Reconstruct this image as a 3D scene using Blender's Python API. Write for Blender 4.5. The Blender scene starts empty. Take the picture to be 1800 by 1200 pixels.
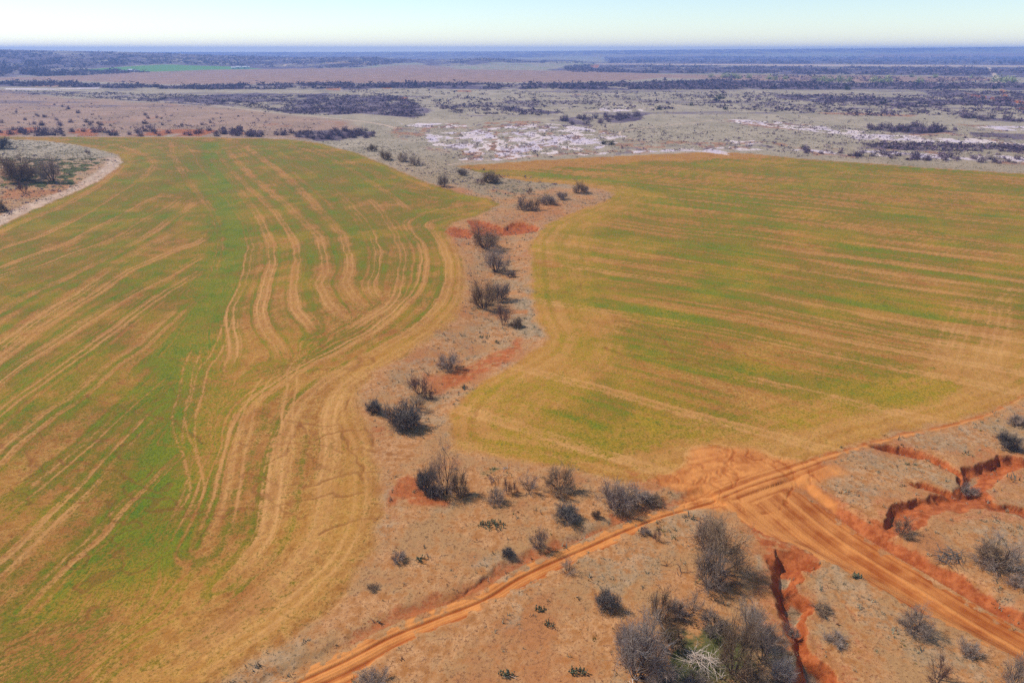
import bpy, math, random
import numpy as np
from mathutils import Vector, Matrix

# ------------------------------------------------------------------ camera
scene = bpy.context.scene
H = 50.0                       # flying height of the camera, metres
PITCH = math.atan(511 / 1200)  # tilt below the horizon
cam_data = bpy.data.cameras.new("camera")
cam_data.lens = 24.0
cam_data.sensor_width = 36.0
cam_data.clip_start = 1.0
cam_data.clip_end = 120000.0
cam = bpy.data.objects.new("camera", cam_data)
scene.collection.objects.link(cam)
cam.location = (0, 0, H)
cam.rotation_euler = (math.pi / 2 - PITCH, 0, 0)
scene.camera = cam

# ------------------------------------------------------------------ light
SUN_EL = math.radians(48)
SUN_AZ = math.radians(-70)      # from +Y, clockwise positive: ahead and to the left
world = bpy.data.worlds.new("World")
scene.world = world
world.use_nodes = True
wn = world.node_tree
wn.nodes.clear()
out = wn.nodes.new("ShaderNodeOutputWorld")
bg = wn.nodes.new("ShaderNodeBackground")
sky = wn.nodes.new("ShaderNodeTexSky")
sky.sky_type = 'NISHITA'
sky.sun_disc = False
sky.sun_elevation = SUN_EL
sky.sun_rotation = SUN_AZ
sky.altitude = 0
sky.air_density = 1.0
sky.dust_density = 0.0
sky.ozone_density = 4.0
bg.inputs['Strength'].default_value = 0.118
wn.links.new(sky.outputs[0], bg.inputs['Color'])
wn.links.new(bg.outputs[0], out.inputs['Surface'])

sun_data = bpy.data.lights.new("sun", 'SUN')
sun_data.energy = 3.2
sun_data.angle = math.radians(2.5)
sun_data.color = (1.0, 0.93, 0.82)
sun = bpy.data.objects.new("sun", sun_data)
scene.collection.objects.link(sun)
to_sun = Vector((math.sin(SUN_AZ) * math.cos(SUN_EL), math.cos(SUN_AZ) * math.cos(SUN_EL), math.sin(SUN_EL)))
sun.rotation_euler = to_sun.to_track_quat('Z', 'Y').to_euler()

scene.view_settings.view_transform = 'Standard'
scene.view_settings.look = 'None'
scene.view_settings.gamma = 1.0
scene.view_settings.exposure = 0.42
scene.cycles.use_denoising = False
scene.cycles.max_bounces = 5
scene.cycles.volume_bounces = 1
scene.cycles.use_adaptive_sampling = True
scene.cycles.adaptive_threshold = 0.02

rng = np.random.default_rng(7)
random.seed(7)

# ------------------------------------------------------------------ numpy helpers
def hash2(ix, iy, seed):
    n = (ix.astype(np.int64) * 374761393 + iy.astype(np.int64) * 668265263 + seed * 1442695041) & 0xFFFFFFFF
    n = ((n ^ (n >> 13)) * 1274126177) & 0xFFFFFFFF
    n = ((n ^ (n >> 16)) * 2246822519) & 0xFFFFFFFF
    return ((n ^ (n >> 15)) & 0xFFFFFF).astype(np.float32) / 16777215.0

def vnoise(x, y, seed=0):
    x0 = np.floor(x); y0 = np.floor(y)
    fx = (x - x0).astype(np.float32); fy = (y - y0).astype(np.float32)
    fx = fx * fx * (3 - 2 * fx); fy = fy * fy * (3 - 2 * fy)
    a = hash2(x0, y0, seed); b = hash2(x0 + 1, y0, seed)
    c = hash2(x0, y0 + 1, seed); d = hash2(x0 + 1, y0 + 1, seed)
    return (a + (b - a) * fx) * (1 - fy) + (c + (d - c) * fx) * fy

def fbm(x, y, octv=4, seed=0, gain=0.5):
    s = 0; a = 1.0; t = 0
    for o in range(octv):
        s = s + a * vnoise(x * 2 ** o + o * 17.3, y * 2 ** o - o * 9.1, seed + o)
        t += a; a *= gain
    return s / t

def noise1(x, seed=0):
    return vnoise(x, np.zeros_like(x) + seed * 3.7, seed)

def sstep(a, b, x):
    t = np.clip((x - a) / (b - a), 0, 1)
    return t * t * (3 - 2 * t)

CP, SP = math.cos(PITCH), math.sin(PITCH)

def ray(px, py):
    px = np.asarray(px, float); py = np.asarray(py, float)
    x = (px - 900) / 1200; y = (600 - py) / 1200
    return x, CP + y * SP, y * CP - SP

def flat(px, py):
    dx, dy, dz = ray(px, py)
    t = H / np.maximum(-dz, 1e-4)
    return dx * t, dy * t

# ------------------------------------------------------------------ far relief
def crest1(px):
    return np.interp(px, [-900, -300, 0, 100, 200, 300, 400, 500, 560, 600, 650, 700, 750, 800, 850, 900, 950, 1000, 1040, 1062, 1085, 1110],
                     [84, 85.5, 87.2, 89.5, 91, 94.2, 98, 101.5, 101.3, 101, 100.4, 103.6, 105.6, 105, 102.4, 105.2, 106, 108.6, 110.3, 114, 119, 128])
def crest2(px):
    return np.interp(px, [-900, 300, 600, 700, 800, 900, 1100, 1250, 1400, 1600, 1800, 2400],
                     [93, 92.4, 92.2, 91.6, 91.1, 90.6, 88.6, 87.2, 86.2, 84.6, 82.6, 81.5])

def far_height(X, Y):
    Yc = np.maximum(Y, 300.0)
    px = 900 + X / Yc * 1304
    YC1 = 3300.0
    h1 = np.maximum(H - (crest1(px) - 89) * 0.000706 * YC1, 0)
    y0 = np.interp(px, [0, 200, 420, 1100], [1450, 1600, 2150, 2250])
    r = (Yc - y0) / (YC1 - y0)
    up = np.where(Yc < YC1, sstep(0, 1, r), 1 - sstep(YC1, YC1 + 1300, Yc))
    wob = (fbm(X / 420, Y / 420, 3, 41) - 0.5) * 14 * sstep(0.05, .5, r) * (1 - sstep(0.8, 1.0, r)) * (h1 > 2)
    h1 = h1 * up + wob
    h2 = np.maximum(H - (crest2(px) - 89) * 0.000706 * 7000, 0) * sstep(4400, 7000, Yc) ** 1.3
    h2 = h2 + (fbm(X / 1700, Y / 1700, 2, 43) - .5) * 9 * sstep(4400, 5500, Yc) * (1 - sstep(6300, 6950, Yc))
    return np.where(Y < 1400, 0.0, np.maximum(h1, 0) + h2)

def locate(px, py):
    """ground point seen at a photo coordinate, over the far relief"""
    px = np.atleast_1d(np.asarray(px, float)); py = np.atleast_1d(np.asarray(py, float))
    gx, gy = flat(px, np.maximum(py, 90.2))
    far = py < 141
    if far.any():
        dx, dy, dz = ray(px[far], py[far])
        ts = np.geomspace(1100, 8400, 420)[:, None]
        Zr = H + dz[None] * ts
        Hh = far_height(dx[None] * ts, dy[None] * ts)
        hit = Zr <= Hh
        first = np.where(hit.any(0), hit.argmax(0), len(ts) - 1)
        t = ts[first, 0]
        gx[far] = dx * t; gy[far] = dy * t
    return gx, gy

def smooth(pts, n=5):
    P = np.array(pts, float)
    if len(P) < 3: n = 1
    Q = np.vstack([2 * P[0] - P[1], P, 2 * P[-1] - P[-2]])
    res = []
    for i in range(1, len(Q) - 2):
        for k in range(n):
            t = k / n
            a, b, c, d = Q[i - 1], Q[i], Q[i + 1], Q[i + 2]
            res.append(0.5 * (2 * b + (c - a) * t + (2 * a - 5 * b + 4 * c - d) * t * t + (3 * b - 3 * c + d - a) * t ** 3))
    res.append(P[-1])
    return np.array(res)

def line(pts, n=5):
    P = smooth(pts, n)
    x, y = locate(P[:, 0], P[:, 1])
    return np.stack([x, y], 1)

def poly(pts):
    P = np.array(pts, float)
    x, y = locate(P[:, 0], P[:, 1])
    return np.stack([x, y], 1)

def seg_dist(X, Y, L, maxd):
    """distance to a polyline, signed side, and arc length; only near the line"""
    d = np.full(X.shape, maxd, np.float32); s = np.zeros(X.shape, np.float32); side = np.ones(X.shape, np.float32)
    acc = 0.0
    for i in range(len(L) - 1):
        a, b = L[i], L[i + 1]
        ab = b - a; l2 = float(ab @ ab); ln = math.sqrt(l2)
        if l2 < 1e-9: continue
        lo = np.minimum(a, b) - maxd; hi = np.maximum(a, b) + maxd
        m = (X > lo[0]) & (X < hi[0]) & (Y > lo[1]) & (Y < hi[1])
        if m.any():
            x = X[m] - a[0]; y = Y[m] - a[1]
            t = np.clip((x * ab[0] + y * ab[1]) / l2, 0, 1)
            dd = np.hypot(x - t * ab[0], y - t * ab[1])
            cur = d[m]; better = dd < cur
            cur[better] = dd[better]; d[m] = cur
            ss = s[m]; ss[better] = (acc + t * ln)[better]; s[m] = ss
            sd = side[m]; sd[better] = np.sign(ab[0] * y - ab[1] * x)[better]; side[m] = sd
        acc += ln
    return d, s, side

def inside(X, Y, P):
    res = np.zeros(X.shape, bool)
    lo = P.min(0); hi = P.max(0)
    m = (X > lo[0]) & (X < hi[0]) & (Y > lo[1]) & (Y < hi[1])
    if not m.any(): return res
    x = X[m]; y = Y[m]; r = np.zeros(x.shape, bool)
    n = len(P); j = n - 1
    for i in range(n):
        xi, yi = P[i]; xj, yj = P[j]
        if yi != yj:
            r ^= ((yi > y) != (yj > y)) & (x < (xj - xi) * (y - yi) / (yj - yi) + xi)
        j = i
    res[m] = r
    return res

def soft(X, Y, pts, w=1.0, jit=0.0, seed=0, js=None):
    """soft mask of a region; w softness in metres, jit boundary wander in metres"""
    P = poly(pts)
    if jit:
        k = js or jit * 3
        X = X + (fbm(X / k, Y / k, 3, seed + 900) - .5) * 2 * jit
        Y = Y + (fbm(X / k, Y / k, 3, seed + 950) - .5) * 2 * jit
    ins = inside(X, Y, P)
    d, _, _ = seg_dist(X, Y, np.vstack([P, P[:1]]), w)
    sd = np.where(ins, d, -d) / w
    return (sstep(-1, 1, sd)).astype(np.float32)

# ------------------------------------------------------------------ the plan of the land, traced as ground lines
FIELD_L = [(-600, 232), (0, 240), (150, 241), (350, 241), (500, 244), (560, 251), (620, 267), (680, 290), (720, 308), (760, 325), (820, 343),
           (860, 349), (878, 360), (862, 369), (835, 380), (800, 390), (783, 402), (797, 425), (815, 455), (820, 500), (810, 542), (790, 572),
           (740, 605), (700, 630), (650, 660), (632, 680), (625, 705), (632, 725), (642, 745), (655, 780), (668, 830), (671, 870), (668, 900),
           (658, 940), (640, 985), (600, 1040), (555, 1085), (480, 1130), (390, 1190), (250, 1290), (200, 1420), (-900, 1420), (-900, 700), (-300, 560), (0, 398),
           (60, 370), (120, 343), (170, 320), (205, 300), (217, 285), (205, 272), (170, 262), (130, 254), (80, 248), (20, 245), (-600, 242)]
FIELD_R = [(800, 293), (900, 284), (1050, 277), (1180, 270), (1260, 267), (1330, 271), (1400, 279), (1560, 290), (1700, 300), (1850, 309), (2300, 330),
           (2700, 600), (1900, 650), (1800, 703), (1700, 735), (1600, 757), (1540, 770), (1480, 790), (1420, 812), (1385, 832), (1340, 838), (1250, 825),
           (1180, 838), (1110, 848), (1060, 838), (1000, 822), (930, 810), (870, 802), (800, 792), (785, 762), (790, 722), (820, 690), (850, 665), (900, 640),
           (950, 610), (960, 590), (945, 560), (935, 520), (933, 470), (935, 420), (960, 395), (1000, 377), (1060, 355), (1080, 343), (1060, 334), (1000, 325),
           (940, 321), (880, 312), (830, 301)]
SW_A = [  # swaths of the western fan
    [(217, 292), (170, 330), (100, 368), (40, 392), (-60, 430)],
    [(267, 303), (230, 327), (187, 353), (140, 383), (67, 417), (0, 437), (-100, 480)],
    [(287, 340), (233, 367), (200, 387), (133, 420), (33, 457), (-100, 510)],
    [(320, 345), (257, 387), (200, 420), (133, 443), (67, 470), (0, 486), (-100, 540)],
    [(345, 348), (300, 383), (255, 415), (190, 452), (110, 490), (0, 545), (-100, 600)],
    [(360, 370), (333, 393), (300, 413), (233, 450), (183, 487), (133, 520), (67, 560), (0, 612), (-120, 700)],
    [(377, 390), (350, 417), (310, 437), (240, 470), (183, 507), (110, 552), (40, 602), (-100, 720)],
    [(363, 437), (333, 457), (283, 487), (225, 520), (167, 555), (100, 600), (0, 668), (-100, 760)],
    [(353, 467), (320, 490), (273, 523), (217, 563), (150, 615), (67, 675), (0, 722), (-100, 810)],
    [(327, 527), (283, 570), (233, 610), (183, 650), (133, 693), (60, 745), (0, 795), (-100, 890)],
    [(300, 640), (250, 680), (205, 720), (150, 775), (80, 830), (0, 900)],
    [(290, 700), (240, 750), (190, 800), (120, 870), (30, 960), (-60, 1050)],
    [(300, 790), (250, 840), (190, 900), (120, 970), (40, 1060)],
]
SW_B = [  # swaths of the eastern arcs
    [(300, 250), (312, 290), (345, 330), (375, 370), (385, 420), (372, 480)],
    [(330, 253), (365, 300), (400, 345), (430, 390), (437, 430), (428, 480), (402, 540), (410, 590), (400, 640)],
    [(362, 262), (400, 305), (430, 345), (458, 385), (474, 425), (476, 460), (463, 500), (457, 550), (478, 590), (503, 625)],
    [(380, 262), (410, 300), (467, 355), (500, 392), (520, 433), (518, 473), (513, 517), (531, 558), (550, 583)],
    [(397, 262), (450, 315), (517, 372), (556, 412), (570, 460), (563, 507), (585, 545), (603, 562)],
    [(430, 256), (490, 300), (550, 355), (596, 405), (614, 450), (611, 500), (636, 538)],
    [(470, 256), (560, 315), (620, 365), (655, 415), (664, 455), (655, 505), (668, 530)],
    [(510, 258), (600, 312), (660, 360), (692, 408), (706, 445), (706, 485), (690, 530), (650, 560), (600, 590)],
    [(800, 362), (750, 372), (716, 390), (722, 408), (742, 435), (744, 473), (735, 507), (706, 540), (660, 580), (600, 612), (520, 650), (440, 700), (408, 760), (392, 820), (380, 880), (350, 950)],
    [(840, 371), (790, 380), (752, 393), (764, 410), (780, 436), (787, 467), (786, 500), (772, 535), (735, 572), (685, 604), (620, 640), (545, 685), (505, 740), (488, 800), (476, 880), (448, 950), (390, 1020)],
    [(790, 410), (806, 440), (812, 480), (807, 520), (783, 560), (733, 600), (667, 637), (605, 680), (580, 730), (577, 800), (570, 880), (545, 950), (490, 1015), (400, 1090), (290, 1160)],
    [(640, 668), (612, 700), (618, 745), (636, 810), (636, 870), (620, 930), (578, 1000), (500, 1065), (380, 1145), (280, 1210)],
]
SW_TOP = [
    [(60, 243), (180, 250), (262, 275), (268, 296), (240, 318)],
    [(150, 243), (260, 253), (310, 280), (335, 310)],
    [(560, 262), (640, 295), (700, 328), (780, 352)],
    [(540, 256), (620, 285), (690, 318), (740, 338)],
    [(470, 248), (560, 270), (640, 312), (690, 345), (720, 372)],
]
TRACKS = [  # pairs of wheel tracks across the fields
    [(350, 590), (330, 640), (314, 700), (320, 767), (332, 800), (345, 850), (310, 900), (265, 960)],
    [(405, 520), (390, 590), (355, 640), (338, 690), (330, 750), (322, 830)],
    [(440, 690), (410, 750), (396, 830), (388, 900)],
    [(480, 640), (450, 680), (428, 740), (415, 820), (400, 900), (360, 980)],
    [(350, 780), (330, 860), (290, 930), (255, 985)],
    [(560, 610), (520, 640), (505, 700), (500, 800), (490, 890)],
    [(1692, 528), (1668, 575), (1640, 640)], [(1712, 528), (1690, 590), (1662, 650)],
    [(1752, 528), (1738, 590), (1712, 665)], [(1768, 520), (1758, 590), (1730, 670)],
    [(1800, 500), (1770, 520), (1740, 560)],
]
COW = [
    [(425, 768), (470, 775), (530, 777), (590, 762), (640, 757)], [(455, 712), (505, 738), (560, 748), (600, 748)],
    [(380, 892), (430, 890), (500, 878), (560, 872), (640, 866)], [(545, 778), (600, 790), (665, 795)],
    [(440, 820), (500, 850), (560, 845), (640, 835), (700, 840)], [(250, 880), (320, 880), (370, 900), (430, 893)],
    [(560, 935), (610, 920), (665, 908)], [(520, 740), (545, 775), (600, 800)], [(640, 757), (670, 792), (720, 800)],
    [(1060, 612), (1120, 628), (1200, 632), (1260, 650)], [(150, 690), (230, 715), (300, 730), (360, 765)],
    [(0, 475), (60, 480), (120, 478)], [(380, 885), (300, 900), (250, 890)], [(100, 800), (200, 820), (300, 870)],
    [(620, 700), (600, 740), (615, 790), (640, 850)], [(1100, 560), (1160, 590), (1180, 620)], [(1240, 590), (1300, 620), (1360, 640)],
]
ROAD_UP = [(250, 1330), (380, 1245), (470, 1195), (600, 1136), (680, 1096), (760, 1066), (840, 1036), (900, 1000), (1000, 955), (1100, 912), (1170, 886), (1240, 866)]
ROAD_LO = [(560, 1330), (600, 1225), (632, 1190), (680, 1152), (735, 1118), (800, 1094), (860, 1066), (930, 1030), (1000, 995), (1100, 946), (1180, 908), (1285, 884)]
WIDE_L = [(1262, 884), (1330, 933), (1400, 964), (1500, 1014), (1600, 1072), (1700, 1120), (1800, 1172), (1950, 1250)]
WIDE_R = [(1388, 838), (1440, 872), (1500, 912), (1560, 950), (1650, 1003), (1720, 1044), (1800, 1088), (1950, 1170)]
CURVE_U = [(1230, 866), (1300, 838), (1380, 812), (1440, 792), (1500, 777), (1570, 758), (1660, 741), (1740, 716), (1800, 686), (1900, 636), (2100, 560)]
CURVE_D = [(1330, 880), (1390, 850), (1440, 822), (1480, 806), (1530, 788), (1600, 770), (1680, 755), (1750, 732), (1810, 700), (1910, 652), (2110, 575)]
JUNCTION = [(1168, 872), (1188, 848), (1140, 838), (1118, 824), (1180, 806), (1220, 786), (1290, 782), (1350, 796), (1400, 808), (1450, 812), (1478, 824), (1420, 838),
            (1400, 850), (1420, 880), (1340, 905), (1260, 892), (1190, 882)]
# gullies: outline, with the wall run (metres) of each edge starting at that corner: small is a cliff
GULLY = [
    (1.25, [(1506, 896, .5), (1526, 909, .4), (1548, 914, .5), (1560, 892, .5), (1592, 882, .4), (1628, 877, .6), (1652, 864, .8), (1612, 858, .8), (1592, 846, .3), (1606, 842, .3),
           (1640, 850, .4), (1674, 858, .8), (1688, 848, .6), (1684, 829, .4), (1718, 812, .4), (1750, 800, .3), (1800, 800, .3), (1900, 806, 1.5), (1900, 828, 1.5), (1800, 824, 1.5), (1772, 842, 2),
           (1746, 862, 1.0), (1748, 882, .35), (1800, 891, .35), (1880, 915, 1.5), (1880, 938, 2), (1795, 912, 3), (1740, 900, 4), (1700, 902, 4), (1662, 908, 4), (1640, 922, 3),
           (1615, 938, 3), (1580, 948, 3), (1548, 940, 2)]),
    (1.1, [(1526, 781, .25), (1545, 777, .25), (1580, 780, .25), (1610, 788, .25), (1640, 797, .25), (1665, 811, .25), (1690, 830, .4), (1704, 850, .5), (1692, 852, .5), (1676, 836, .7),
           (1650, 818, .8), (1620, 804, .9), (1590, 798, .9), (1555, 792, .8)]),
    (1.5, [(1346, 984, .6), (1362, 960, 1.2), (1400, 968, 1.2), (1432, 985, .4), (1424, 1004, .5), (1405, 1002, .6), (1404, 1022, .8), (1416, 1048, .4), (1426, 1062, .4), (1424, 1090, .4), (1418, 1120, .4),
           (1432, 1150, .4), (1468, 1180, .4), (1476, 1215, .5), (1470, 1330, 1), (1405, 1330, 1), (1398, 1215, 1.), (1390, 1150, 1.2), (1376, 1110, .9), (1364, 1070, .8), (1352, 1030, .7)]),
    (0.9, [(818, 386, .35), (845, 387, .3), (865, 392, .3), (884, 397, .3), (900, 390, .3), (925, 391, .3), (945, 396, 1), (950, 406, 3), (900, 410, 5), (860, 415, 5), (828, 412, 3)]),
    (0.5, [(785, 405, .4), (810, 402, .3), (832, 410, .5), (828, 420, 2), (800, 416, 2)]),
    (0.5, [(1460, 1032, .3), (1475, 1040, .3), (1490, 1062, .3), (1512, 1085, .5), (1506, 1092, 1.5), (1480, 1070, 1.5)]),
    (0.7, [(770, 1062, .5), (800, 1044, .4), (830, 1030, .4), (862, 1008, .5), (866, 1016, 1), (850, 1032, 1.5), (800, 1056, 1.5)]),
]

def wid_from(dl, dr):
    return dl / np.maximum(dl + dr, 1e-3)

# ------------------------------------------------------------------ ground grid
py_rows = np.concatenate([np.arange(1330, 240, -1.6), np.arange(240, 131, -0.85)])
_, yr = flat(np.full(len(py_rows), 900.0), py_rows)
far_rows = np.geomspace(yr[-1] * 1.012, 8500, 150)
back_rows = np.array([-3000, -800, -200, -60, -10, 8])
Yrow = np.concatenate([back_rows, yr, far_rows])
cols = np.arange(-1050, 1051, 1.75) / 1200
side_cols = 1050 / 1200 + np.geomspace(0.004, 1.6, 46)
Cc = np.concatenate([-side_cols[::-1], cols, side_cols])
depth = np.maximum(Yrow * CP + H * SP, 30.0)
X = (Cc[None, :] * depth[:, None]); Y = np.repeat(Yrow[:, None], len(Cc), 1)
NR, NC = X.shape
X = X.ravel(); Y = Y.ravel()
near = Y < 520
Xn, Yn = X[near], Y[near]

def onnear(v, fill=0.0):
    r = np.full(X.shape, fill, np.float32); r[near] = v
    return r

def heights(x, y, parts=False):
    """relief of the near land"""
    z = (fbm(x / 26, y / 26, 4, 3) - .5) * 1.0
    R = {}
    swale = line([(372, 250), (385, 330), (405, 400), (398, 460), (372, 530), (345, 590), (318, 660), (296, 740), (265, 850), (215, 960)])
    ds, _, _ = seg_dist(x, y, swale, 26)
    z = z - 1.3 * (1 - sstep(0, 26, ds))
    R['swale'] = 1 - sstep(1, 10, ds)
    strip = line([(900, 400), (875, 460), (870, 530), (860, 590), (800, 650), (740, 710)])
    dq, _, _ = seg_dist(x, y, strip, 12)
    z = z - .7 * (1 - sstep(0, 12, dq))
    mound = line([(-300, 300), (0, 300), (90, 300)])
    dm, _, _ = seg_dist(x, y, mound, 42)
    z = z + 2.6 * (1 - sstep(0, 42, dm))
    # roads, sunk a little between banks
    LU, LL = line(ROAD_UP), line(ROAD_LO)
    du, su, _ = seg_dist(x, y, LU, 14); dl, _, _ = seg_dist(x, y, LL, 14)
    m1 = inside(x, y, np.vstack([LU, LL[::-1]]))
    W1, W2 = line(WIDE_L), line(WIDE_R)
    ew, sw, _ = seg_dist(x, y, W1, 50); er, _, _ = seg_dist(x, y, W2, 50)
    m2 = inside(x, y, np.vstack([W1, W2[::-1]]))
    C1, C2 = line(CURVE_U), line(CURVE_D)
    cu, sc, _ = seg_dist(x, y, C1, 12); cd, _, _ = seg_dist(x, y, C2, 12)
    m3 = inside(x, y, np.vstack([C1, C2[::-1]]))
    dj = soft(x, y, JUNCTION, 2.0, 3.0, 5)
    R.update(m1=m1, du=du, dl=dl, su=su, m2=m2, ew=ew, er=er, sw=sw, m3=m3, cu=cu, cd=cd, sc=sc, dj=dj)
    f1 = np.where(m1, wid_from(du, dl), -1); f2 = np.where(m2, wid_from(er, ew), -1); f3 = np.where(m3, wid_from(cu, cd), -1)
    R.update(f1=f1, f2=f2, f3=f3)
    bank = np.where(m2, 1.0, 0)
    # cut along the far side of the wide road, bank leaning away
    wide_off = (1 - sstep(.0, 1.7, er)) * ~m2
    depth2 = np.where(m2, 1.0 * sstep(0, 3.5, ew) , 0)
    beyond = ~m2 & (er < ew)
    depth2 = np.where(beyond, 1.0 * (1 - sstep(0.2, 2.0, er + (fbm(x / 1.5, y / 1.5, 3, 8) - .5) * .8)), depth2)
    rdir = W1[-1] - W1[0]; rdir = rdir / np.linalg.norm(rdir); mid0 = (W1[0] + W2[0]) / 2
    far_end = sstep(-3, 12, (x - mid0[0]) * rdir[0] + (y - mid0[1]) * rdir[1])
    z = z - depth2 * far_end * 1.25
    R['bank2'] = np.where(beyond, 1 - sstep(.9, 1.7, er + (fbm(x / 2, y / 2, 3, 8) - .5) * 1.4), 0) * far_end
    b1 = ~m1 & (du < dl)
    rag = (fbm(x / 1.6, y / 1.6, 3, 9) - .5)
    stretch = sstep(12, 22, su) * (1 - sstep(50, 62, su))
    z = z - np.where(m1, .28 * sstep(0, 1.0, dl), np.where(b1, .28 * (1 - sstep(.3, 1.6, du + rag)), 0))
    R['bank1'] = np.where(b1, (1 - sstep(.3, 1.9, du + rag * 3)), 0) * (.05 + .7 * stretch) * sstep(.35, .6, fbm(x / 5, y / 5, 2, 19) + .15)
    # ruts
    rut1 = noise1(np.where(m1, du, 0) * 3.0, 11) * .6 + noise1(du * 7.0, 12) * .4
    rut2 = noise1(er * 1.6, 13) * .28 + noise1(er * 3.8, 14) * .36 + noise1(er * 7.5, 16) * .36
    rut3 = noise1(cu * 3.2, 15)
    z = z + np.where(m1, (rut1 - .5) * .26 * sstep(0, .7, np.minimum(du, dl)), 0) + np.where(m2, (rut2 - .5) * .26 * far_end * sstep(0, .7, np.minimum(ew, er)), 0) + np.where(m3 & ~m2, (rut3 - .5) * .16 * sstep(0, .7, np.minimum(cu, cd)), 0)
    R.update(rut1=rut1, rut2=rut2, rut3=rut3)
    # gullies
    carve = np.zeros(x.shape, np.float32); wall = np.zeros(x.shape, np.float32)
    xr = x + (fbm(x / 1.9, y / 1.9, 3, 21) - .5) * 1.5; yrr = y + (fbm(x / 1.9, y / 1.9, 4, 22) - .5) * 1.6
    for D, pts in GULLY:
        a = np.array(pts); gx, gy = locate(a[:, 0], a[:, 1]); P = np.stack([gx, gy], 1); W = a[:, 2]
        ins = inside(xr, yrr, P)
        if not ins.any(): continue
        xi, yi = xr[ins], yrr[ins]
        dep = np.full(xi.shape, 1.0)
        for i in range(len(P)):
            j = (i + 1) % len(P)
            d, _, _ = seg_dist(xi, yi, np.stack([P[i], P[j]]), 9)
            w = W[i] + .55
            dep = np.minimum(dep, np.clip(d / w, 0, 1) ** (.8 if w < 1.2 else 1.2))
        c = carve[ins]; c = np.maximum(c, dep * D); carve[ins] = c
        wl = wall[ins]; wl = np.maximum(wl, 1.0); wall[ins] = wl
    floor_n = fbm(x / 2.2, y / 2.2, 3, 33)
    z = z - carve * (.55 + .8 * floor_n) * np.where(m2, .15, 1)
    R['carve'] = carve * np.where(m2, .15, 1); R['wall'] = wall
    clod = fbm(x / .5, y / .5, 3, 51) - .5
    rough = (1 - np.clip(m1 * 1. + m2 + m3, 0, 1))
    z = z + clod * .10 * rough
    R['z0'] = z
    return (z, R) if parts else z

fade = 1 - sstep(330, 500, Yn)
zn, R = heights(Xn, Yn, True)
Z = onnear(zn * fade) + (fbm(X / 90, Y / 90, 3, 77) - .5) * .8 * sstep(400, 560, Y) + far_height(X, Y)
Z = np.where(Y < 9, -.5, Z).astype(np.float32)

# height lookup for standing things up
Zg = Z.reshape(NR, NC)
def ground_z(x, y):
    ri = np.interp(y, Yrow, np.arange(NR)); r0 = min(int(ri), NR - 2); fr = ri - r0
    dep = depth[r0] * (1 - fr) + depth[r0 + 1] * fr
    ci = np.interp(x / dep, Cc, np.arange(NC)); c0 = min(int(ci), NC - 2); fc = ci - c0
    a = Zg[r0, c0] * (1 - fc) + Zg[r0, c0 + 1] * fc; b = Zg[r0 + 1, c0] * (1 - fc) + Zg[r0 + 1, c0 + 1] * fc
    return float(a * (1 - fr) + b * fr)
def stand(px, py):
    gx, gy = locate(px, py)
    x, y = float(gx[0]), float(gy[0])
    for _ in range(3):
        if py < 141: break
        dx, dy, dz = ray(px, py)
        t = (H - ground_z(x, y)) / -dz
        x, y = float(dx * t), float(dy * t)
    return x, y, ground_z(x, y)

# ------------------------------------------------------------------ field masks
fieldL = soft(Xn, Yn, FIELD_L, 1.0, 1.0, 1)
fieldR = soft(Xn, Yn, FIELD_R, 1.0, 1.2, 2)
PL, PR = poly(FIELD_L), poly(FIELD_R)
edL, _, _ = seg_dist(Xn, Yn, np.vstack([PL, PL[:1]]), 30)
edR, _, _ = seg_dist(Xn, Yn, np.vstack([PR, PR[:1]]), 30)

bare = np.zeros(Xn.shape, np.float32)
num = np.zeros(Xn.shape, np.float32); den = np.zeros(Xn.shape, np.float32) + 1e-9
wx = Xn + (fbm(Xn / 9, Yn / 9, 2, 61) - .5) * 1.2; wy = Yn + (fbm(Xn / 9, Yn / 9, 2, 62) - .5) * 1.2
allsw = [(p, i) for i, p in enumerate(SW_A)] + [(p, 30 + i) for i, p in enumerate(SW_B)] + [(p, 60 + i) for i, p in enumerate(SW_TOP)]
clump = fbm(Xn / 3.2, Yn / 3.2, 4, 63)
fineN = fbm(Xn / .8, Yn / .8, 3, 64)
for pts, idx in allsw:
    L = line(pts, 5)
    d, s, side = seg_dist(wx, wy, L, 16)
    wgt = 1 / (d * d + 1.5) ** 2 * (d < 15.9)
    num += wgt * (idx * 6.0 + side * np.minimum(d, 6)); den += wgt
    Ltot = np.hypot(*np.diff(L, axis=0).T).sum()
    ends = sstep(0, 6, s) * (1 - sstep(Ltot - 8, Ltot, s))
    half = .85 + .5 * noise1(s / 14 + idx * 7, 65) + .2 * sstep(150, 330, Yn)
    var = .55 + .6 * noise1(s / 19 + idx * 3.1, 66)
    prof = 1 - sstep(half * .72, half * 1.15, d + (fineN - .5) * 1.3)
    tyre = np.exp(-((d - .7) / .24) ** 2) + np.exp(-((d - 1.35) / .2) ** 2) * .7
    v = (prof * .26 + .5 * tyre * (d < half * 1.3)) * var * (.2 + .8 * ends) * (1 - .35 * sstep(120, 260, Yn)) * (.55 + .9 * clump)
    bare = np.maximum(bare, v)
phi = num / den
streakL = noise1(phi * .55, 71) * .16 + noise1(phi * 1.3, 72) * .42 + noise1(phi * 2.7, 73) * .35

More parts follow.
